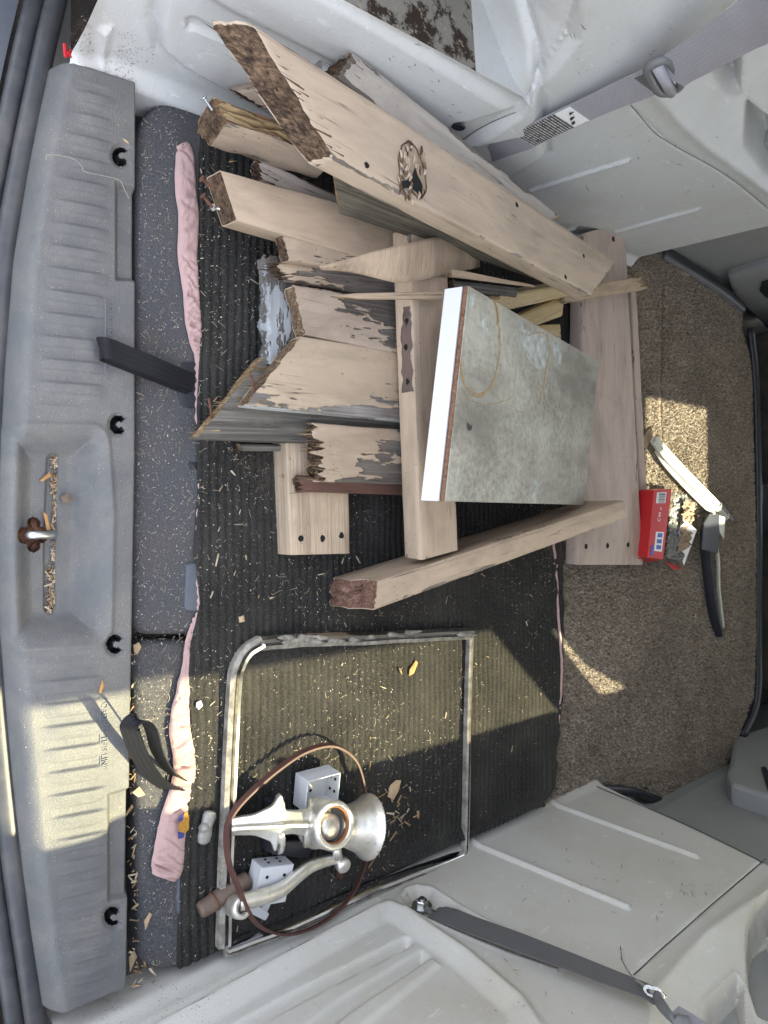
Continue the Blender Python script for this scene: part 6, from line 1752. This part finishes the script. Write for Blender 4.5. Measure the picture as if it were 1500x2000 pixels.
# prints on the carton side (barcode, mark, label)
nrm = (q1 - q0).cross(q3 - q0).normalized(); nrm = nrm if nrm.z > 0 else -nrm
def on_side(f, g, lift=0.0006): return (q0.lerp(q1, f)).lerp(q3.lerp(q2, f), g) + nrm * (lift + 0.0012)
def patch_side(nm, f0, f1, g0, g1, mat, lift=0.0006):
    link(nm, mesh_from([on_side(f0, g0, lift), on_side(f1, g0, lift), on_side(f1, g1, lift), on_side(f0, g1, lift)], [(0, 1, 2, 3)]), mat, rx)
patch_side('barcode_panel', .80, .96, .18, .72, M['white_card'])
for k, (a, w) in enumerate(((.81, .010), (.828, .006), (.842, .014), (.866, .006), (.882, .012), (.902, .006), (.916, .014), (.938, .008))):
    patch_side('barcode_bar', a, a + w, .30, .66, M['black_print'], 0.0010)
def ring_mark(f, g, r0, r1, a0, a1, nm, n=14):
    V = []; F = []
    ef = (q1 - q0).normalized(); eg = (q3 - q0).normalized(); c = on_side(f, g, 0.0008)
    for k in range(n + 1):
        a = math.radians(a0 + (a1 - a0) * k / n)
        V += [c + ef * r0 * math.cos(a) + eg * r0 * math.sin(a), c + ef * r1 * math.cos(a) + eg * r1 * math.sin(a)]
    for k in range(n): F.append((2 * k, 2 * k + 1, 2 * k + 3, 2 * k + 2))
    link(nm, mesh_from(V, F), M['white_card'], rx)
for a in (0, 120, 240): ring_mark(.72, .5, .0022, .0036, a, a + 85, 'recycling_mark')
ring_mark(.56, .45, .0035, .0050, 40, 320, 'white_lettering')
for k in range(4): patch_side('white_lettering', .60 + k * .018, .610 + k * .018, .40, .52, M['white_card'], 0.0008)
patch_side('label_panel', .10, .38, .35, .85, M['white_card'])
for k in range(3): patch_side('blue_lettering', .13 + k * .085, .19 + k * .085, .46, .76, M['blue_print'], 0.0010)
patch_side('blue_lettering', .03, .18, .16, .34, M['blue_print'], 0.0008)

# ivory vinyl moulding, double ribbed
mo = empty('vinyl_moulding', P(1350, 930, 0.0), 'ivory ribbed vinyl moulding lying in the bright sun patch on the carpet', 'moulding')
pthm = catmull([P(1279, 858, .034), P(1308, 892, .038), P(1350, 936, .038), P(1392, 978, .032), P(1422, 1010, .024)], 40)
prf = [(-.022, -.012), (.024, -.016), (.026, -.004), (.018, .002), (.012, .010), (.004, .012), (-.001, .006), (-.006, .008), (-.015, .011), (-.021, .004)]
V, F = sweep(pthm, prf, scale=[float(np.interp(i / 39, [0, .2, .8, 1], [.48, .56, .56, .36])) for i in range(40)])
auto_smooth(link('ribbed_strip', mesh_from(V, F), M['pale_trim'], mo), 50)
pthm2 = catmull([P(1283, 878, .022), P(1304, 908, .024), P(1344, 952, .024), P(1384, 992, .020), P(1412, 1016, .014)], 40)
V, F = sweep(pthm2, prf, scale=[float(np.interp(i / 39, [0, .2, .8, 1], [.30, .36, .36, .25])) for i in range(40)])
auto_smooth(link('ribbed_strip', mesh_from(V, F), M['pale_trim'], mo), 50)
pth2 = catmull([P(1405, 985, .034), P(1420, 1002, .026), P(1432, 1016, .018)], 10)
V, F = tube(pth2, [.010, .010, .009, .009, .008, .008, .007, .007, .006, .004], 8, flat=0.4)
link('torn_tip', mesh_from(V, F), M['grey_wad'], mo)
V, F = sweep(catmull([P(1272, 842, .016), P(1262, 856, .018), P(1254, 872, .016)], 12), [(-.014, -.004), (.014, -.004), (.014, .004), (-.014, .004)])
link('paper_scrap', mesh_from(V, F), M['brown_card'], label='grey scrap tucked between the plank and the ivory moulding', cat='scrap')

# black plastic trim piece, bent, with ivory backing
bk = empty('trim_strip', P(1388, 1120, 0.0), 'black curved plastic trim piece with a flared head lying on the carpet', 'trim strip')
pb = catmull([P(1386, 1012, .045), P(1383, 1045, .045), P(1382, 1085, .036), P(1386, 1130, .028), P(1394, 1190, .020), P(1405, 1240, .012)], 50)
wsb = [float(np.interp(i / 49, [0, .15, .33, .38, .6, 1], [.014, .024, .024, .014, .014, .010])) for i in range(50)]
V = []; F = []
for i, (p, t_, s_, u_) in enumerate(frames(pb, (0, 0, 1))):
    w = wsb[i]
    for a, b in ((-1, -.006), (-.9, .004), (-.2, .012), (.5, .012), (1, .003), (1.0, -.010), (.9, -.012), (.4, .006), (-.2, .006), (-.85, -.002)): V.append(p + s_ * (a * w) + u_ * b)
m = 10
for i in range(49):
    for k in range(m): F.append((i * m + k, i * m + (k + 1) % m, (i + 1) * m + (k + 1) % m, (i + 1) * m + k))
F.append(tuple(range(m))[::-1]); F.append(tuple(49 * m + k for k in range(m)))
auto_smooth(link('black_shell', mesh_from(V, F), M['black_plastic'], bk), 40)
plate('upper_fin', [P(1372, 1022, .060), P(1384, 1003, .060), P(1402, 1006, .052), P(1400, 1080, .045), P(1368, 1072, .055)], M['black_plastic'], 0.004, bk)
plate('ivory_backing', [P(1400, 1006, .048), P(1414, 1010, .044), P(1412, 1052, .040), P(1404, 1040, .044)], M['pale_trim'], 0.003, bk)
V, F = sweep(catmull([P(1400, 1072, .028), P(1403, 1100, .022), P(1404, 1150, .016), P(1412, 1225, .008)], 20), [(-.005, -.003), (.005, -.003), (.005, .003), (-.005, .003)])
link('ivory_backing', mesh_from(V, F), M['pale_trim'], bk)

# ------------------------------------------------------------------ litter
link('lime_gravel', mesh_np(np.zeros((3, 3)), np.array([[0, 1, 2]])), M['grit']) if False else None
def scatter(name, pix, n, kind, mat, zf, seed, smin, smax, label, dens=None):
    r = np.random.default_rng(seed)
    poly = np.array(pix, float); lo, hi = poly.min(0), poly.max(0)
    V = []; F = []
    cnt = 0
    cand = np.zeros((0, 2))
    while len(cand) < n * (6 if dens else 1):
        q = lo + r.random((n * 4 + 200, 2)) * (hi - lo)
        cand = np.vstack([cand, q[sdf(pix, q[:, 0], q[:, 1]) < 0]])
    for c in cand:
        if cnt >= n: break
        if dens is not None and r.random() > dens(c[0], c[1]): continue
        cnt += 1
        z = zf(c[0], c[1]) if callable(zf) else zf
        p = P(c[0], c[1], z); a = r.random() * 6.283; s_ = smin + (smax - smin) * r.random() ** 2.2
        b = len(V)
        if kind == 'grit':
            for k in range(4):
                an = a + k * 1.57; q = s_ * (0.6 + 0.6 * r.random()); V.append((p.x + q * math.cos(an), p.y + q * math.sin(an), p.z))
            V.append((p.x, p.y, p.z + s_ * 0.9))
            for k in range(4): F.append((b + k, b + (k + 1) % 4, b + 4))
        elif kind == 'chip':
            L = s_ * (1.5 + 2.5 * r.random()); w = s_ * (0.3 + 0.4 * r.random()); ca, sa = math.cos(a), math.sin(a); hgt = 0.0008 + 0.3 * w
            for lx, ly, lz in ((-L, -w, 0), (L * .9, -w * .6, hgt * .6), (L, w * .5, hgt), (-L * .8, w, hgt * .5)): V.append((p.x + lx * ca - ly * sa, p.y + lx * sa + ly * ca, p.z + lz + 0.0004))
            for lx, ly, lz in ((-L, -w, 0), (L * .9, -w * .6, 0), (L, w * .5, 0), (-L * .8, w, 0)): V.append((p.x + lx * ca - ly * sa, p.y + lx * sa + ly * ca, p.z - 0.0006))
            F += [(b, b + 1, b + 2), (b, b + 2, b + 3), (b + 4, b + 5, b + 1), (b + 4, b + 1, b), (b + 5, b + 6, b + 2), (b + 5, b + 2, b + 1), (b + 6, b + 7, b + 3), (b + 6, b + 3, b + 2), (b + 7, b + 4, b), (b + 7, b, b + 3)]
        else:  # fibre: thin curved thread
            L = s_ * (4 + 6 * r.random()); cur = r.normal(0, 0.8); w = 0.00022 + 0.00018 * r.random(); K = 6
            x, y, th = p.x, p.y, a
            for k in range(K + 1):
                nx, ny = -math.sin(th) * w, math.cos(th) * w; zz = p.z + 0.0008 + 0.001 * math.sin(k / K * 3.14)
                V += [(x + nx, y + ny, zz), (x - nx, y - ny, zz)]
                x += math.cos(th) * L / K; y += math.sin(th) * L / K; th += cur / K
            for k in range(K): q = b + 2 * k; F += [(q, q + 1, q + 3), (q, q + 3, q + 2)]
    return link(name, mesh_np(np.array(V), np.array(F)), mat, label=label, cat=None, kind='stuff')
mat_pix = [(392, 180), (650, 300), (1080, 400), (1085, 1100), (1085, 1440), (1070, 1550), (920, 1640), (440, 1850), (350, 1880), (352, 1600), (372, 1480), (362, 1300), (384, 1180), (385, 700), (388, 300)]
ZM = 0.0100
def clump(a, b): return 0.12 + 0.88 * max(0.0, min(1.0, 0.5 + 1.6 * mnoise.noise(Vector((a * 0.009, b * 0.009, 2.5))) + 0.5 * mnoise.noise(Vector((a * 0.04, b * 0.04, 6)))))
scatter('mat_grit', mat_pix, 4200, 'grit', M['grit'], ZM, 21, 0.0004, 0.0014, 'pale grit and crumbs sprinkled over the black mat', dens=clump)
scatter('mat_lint', mat_pix, 900, 'fibre', M['lint'], ZM, 22, 0.0005, 0.0018, 'pale threads and fibres stuck to the black mat', dens=clump)
scatter('mat_shavings', mat_pix, 240, 'chip', M['chips'], ZM, 23, 0.0006, 0.0024, 'small wood shavings scattered over the black mat', dens=clump)
scatter('mat_shavings', [(440, 870), (520, 860), (540, 900), (520, 990), (470, 930)], 150, 'fibre', M['grit_brown'], ZM, 24, 0.0004, 0.0012, 'sawdust heap on the mat beside the pointed mitred board')
scatter('mat_shavings', [(740, 1530), (800, 1520), (820, 1590), (760, 1640), (730, 1700), (715, 1660)], 60, 'chip', M['chips'], ZM, 25, 0.0012, 0.0040, 'wood shavings on the mat right of the meat grinder')
seat_pix = [(275, 210), (380, 190), (345, 290), (335, 340), (340, 540), (365, 690), (385, 800), (384, 1000), (375, 1200), (350, 1300), (330, 1400), (330, 1560), (300, 1700), (345, 1720), (345, 1890), (290, 1890), (262, 1500), (262, 1300)]
scatter('seat_grit', seat_pix, 1500, 'grit', M['grit'], 0.0005, 31, 0.0004, 0.0013, 'pale crumbs on the grey felt seat backs')
scatter('seat_lint', seat_pix, 380, 'fibre', M['lint'], 0.0008, 32, 0.0004, 0.0015, 'pale threads on the grey felt seat backs')
scatter('sill_grit', [(110, 150), (255, 180), (255, 500), (255, 800), (250, 1300), (240, 1900), (100, 1950), (60, 1600), (30, 1300), (60, 800), (60, 400)], 1300, 'grit', M['grit'], 0.0145, 33, 0.0002, 0.0008, 'pale dust specks on the grey sill', dens=lambda a, b: 1.0 if (a - 100) ** 2 / 110 ** 2 + (b - 1045) ** 2 / 225 ** 2 > 1 else 0.0)
scatter('gap_litter', [(250, 1250), (272, 1260), (268, 1500), (262, 1600), (290, 1700), (300, 1830), (300, 1940), (255, 1930), (248, 1600)], 120, 'chip', M['chips'], -0.012, 34, 0.0008, 0.0034, 'wood chips fallen along the sill below the folded seat')
scatter('gap_grit', [(268, 150), (330, 150), (380, 185), (300, 190), (272, 230)], 260, 'grit', M['grit_brown'], -0.048, 35, 0.0005, 0.0016, 'dirt in the top corner of the load floor')
scatter('slot_litter', [(98, 888), (122, 890), (126, 960), (118, 1000), (112, 1190), (122, 1200), (92, 1200), (92, 1110), (100, 1090), (102, 1000)], 420, 'chip', M['chips'], -0.0225, 36, 0.0005, 0.0018, 'wood chips and dirt collected in the slot of the sill recess')
scatter('slot_grit', [(98, 888), (122, 890), (126, 960), (118, 1000), (112, 1190), (122, 1200), (92, 1200), (92, 1110), (100, 1090), (102, 1000)], 700, 'grit', M['grit_brown'], -0.0235, 37, 0.0004, 0.0014, 'brown grit filling the slot of the sill recess')
carp_pix = [(1100, 1120), (1260, 1120), (1370, 1130), (1460, 900), (1465, 1300), (1430, 1440), (1300, 1540), (1110, 1530), (1095, 1300)]
scatter('carpet_litter', carp_pix, 60, 'grit', M['grit'], 0.006, 38, 0.0006, 0.0024, 'pale crumbs on the brown carpet')
scatter('carpet_chips', [(1380, 1050), (1460, 1000), (1450, 1220), (1330, 1250), (1300, 1130)], 36, 'chip', M['chips'], 0.006, 39, 0.001, 0.0036, 'wood chips on the carpet around the black trim piece')
for k, sd in ((40, 41), (62, 42)): pass
gro = [(a, b) for a, b in zip([int(x) - 47 for x in arc_px], arc_py)] ; gro2 = [(a + 9, b) for a, b in gro]
scatter('seal_grit', [*gro, *gro2[::-1]], 900, 'grit', M['grit_brown'], -0.046, 43, 0.0005, 0.0016, 'brown grit in the groove between the rubber seals')
scatter('corner_grit', [(128, 110), (140, 60), (165, 20), (178, 30), (160, 70), (155, 118)], 150, 'grit', M['grit_brown'], 0.016, 44, 0.0004, 0.0014, 'brown grit in the top corner beside the sill')

def chip3(name, pix, z, h, mat, label, cat):
    """single leaf or chip with a bent thickness"""
    c = [P(a, b, z) for a, b in pix]; m = sum(c, Vector()) / len(c)
    V = [p + Vector((0, 0, 0.0006)) for p in c] + [m + Vector((0, 0, h))] + [p - Vector((0, 0, 0.0008)) for p in c]
    n = len(c); F = [(i, (i + 1) % n, n) for i in range(n)] + [(n + 1 + i, n + 1 + (i + 1) % n, (i + 1) % n, i) for i in range(n)] + [tuple(range(2 * n, n, -1))]
    return link(name, mesh_from(V, F), mat, label=label, cat=cat)
chip3('dry_leaf', [(763, 1533), (774, 1524), (783, 1524), (778, 1545), (768, 1562), (757, 1556)], ZM, 0.004, M['leaf'], 'pale dry leaf fragment lying on the mat right of the hoop', 'leaf')
chip3('wood_chip', [(812, 1290), (816, 1294), (808, 1315), (799, 1320), (800, 1308)], ZM, 0.003, M['orange_chip'], 'orange brown wood chip in the lit upper part of the frame', 'wood chip')
chip3('wood_chip', [(78, 938), (96, 922), (100, 930), (82, 941)], -0.016, 0.004, M['orange_chip'], 'orange chip beside the litter slot in the sill recess', 'wood chip')
chip3('wood_chip', [(84, 1000), (92, 1006), (99, 1034), (92, 1036)], -0.012, 0.004, M['orange_chip'], 'long pale chip lying against the rusty latch', 'wood chip')
chip3('dry_leaf', [(118, 970), (136, 962), (142, 980), (122, 984)], -0.010, 0.003, M['handle_wood'], 'brown leaf scrap at the edge of the litter slot in the sill recess', 'leaf')
chip3('wood_chip', [(466, 1205), (476, 1202), (478, 1214), (468, 1216)], ZM, 0.003, M['leaf'], 'square pale chip on the mat left of the near rail end', 'wood chip')
chip3('dry_leaf', [(260, 1260), (272, 1255), (276, 1264), (268, 1278), (262, 1274)], -0.006, 0.004, M['leaf'], 'pale leaf bit in the gap below the recess of the sill', 'leaf')
chip3('dry_leaf', [(258, 1548), (272, 1536), (284, 1552), (270, 1557)], -0.002, 0.004, M['leaf'], 'tan leaf scrap on the grey felt below the lower black strap', 'leaf')
chip3('dry_leaf', [(248, 1478), (262, 1458), (268, 1474), (256, 1482)], 0.002, 0.004, M['orange_chip'], 'orange tan leaf under the lower black strap', 'leaf')
chip3('wood_chip', [(281, 1800), (292, 1782), (297, 1786), (284, 1816)], -0.002, 0.004, M['leaf'], 'splintered chip bundle on the grey felt near the bottom corner', 'wood chip')
chip3('wood_chip', [(252, 1870), (262, 1856), (268, 1868), (254, 1898)], -0.02, 0.006, M['leaf'], 'large tan chip in the bottom corner by the sill', 'wood chip')
chip3('dry_leaf', [(244, 288 - 12), (252, 282), (250, 276), (240, 270)], 0.0155, 0.002, M['leaf'], 'tiny tan seed husk on the sill above the first c shaped slot', 'leaf')
chip3('dry_leaf', [(193, 1352), (200, 1328), (204, 1340), (197, 1356)], 0.0155, 0.003, M['orange_chip'], 'brown curled leaf on the lit part of the sill', 'leaf')
# white plastic crumbs with shape
chip3('paint_flake', [(384, 1372), (392, 1368), (396, 1378), (388, 1386), (383, 1380)], ZM, 0.004, M['white_card'], 'cream paint flake on the mat beside the pink edging', 'paint flake')
# loose thread on the sill
thr = catmull([P(a, b, .0165) for a, b in [(89, 311), (96, 302), (140, 309), (160, 325), (165, 335), (200, 343), (233, 352), (243, 370), (252, 388)]], 80)
V, F = tube(thr, 0.0004, 5); link('loose_thread', mesh_from(V, F), M['lint'], label='long pale loose thread lying on the upper part of the sill', cat='thread')
thr = catmull([P(a, b, .0165) for a, b in [(161, 328), (167, 345), (178, 356)]], 20)
# red clip at the end of the sill
rc = empty('plastic_clip', P(130, 100, 0.0), 'tiny red plastic clip at the top end of the grey sill', 'clip')
for a, b, c, d, nm in ((126, 86, 128, 112, 'stem'), (138, 98, 137, 112, 'stem'), (128, 104, 137, 104, 'bridge')):
    V, F = tube([P(a, b, .016), P(c, d, .016)], 0.0022, 6); link(nm, mesh_from(V, F), M['red_plastic'], rc)
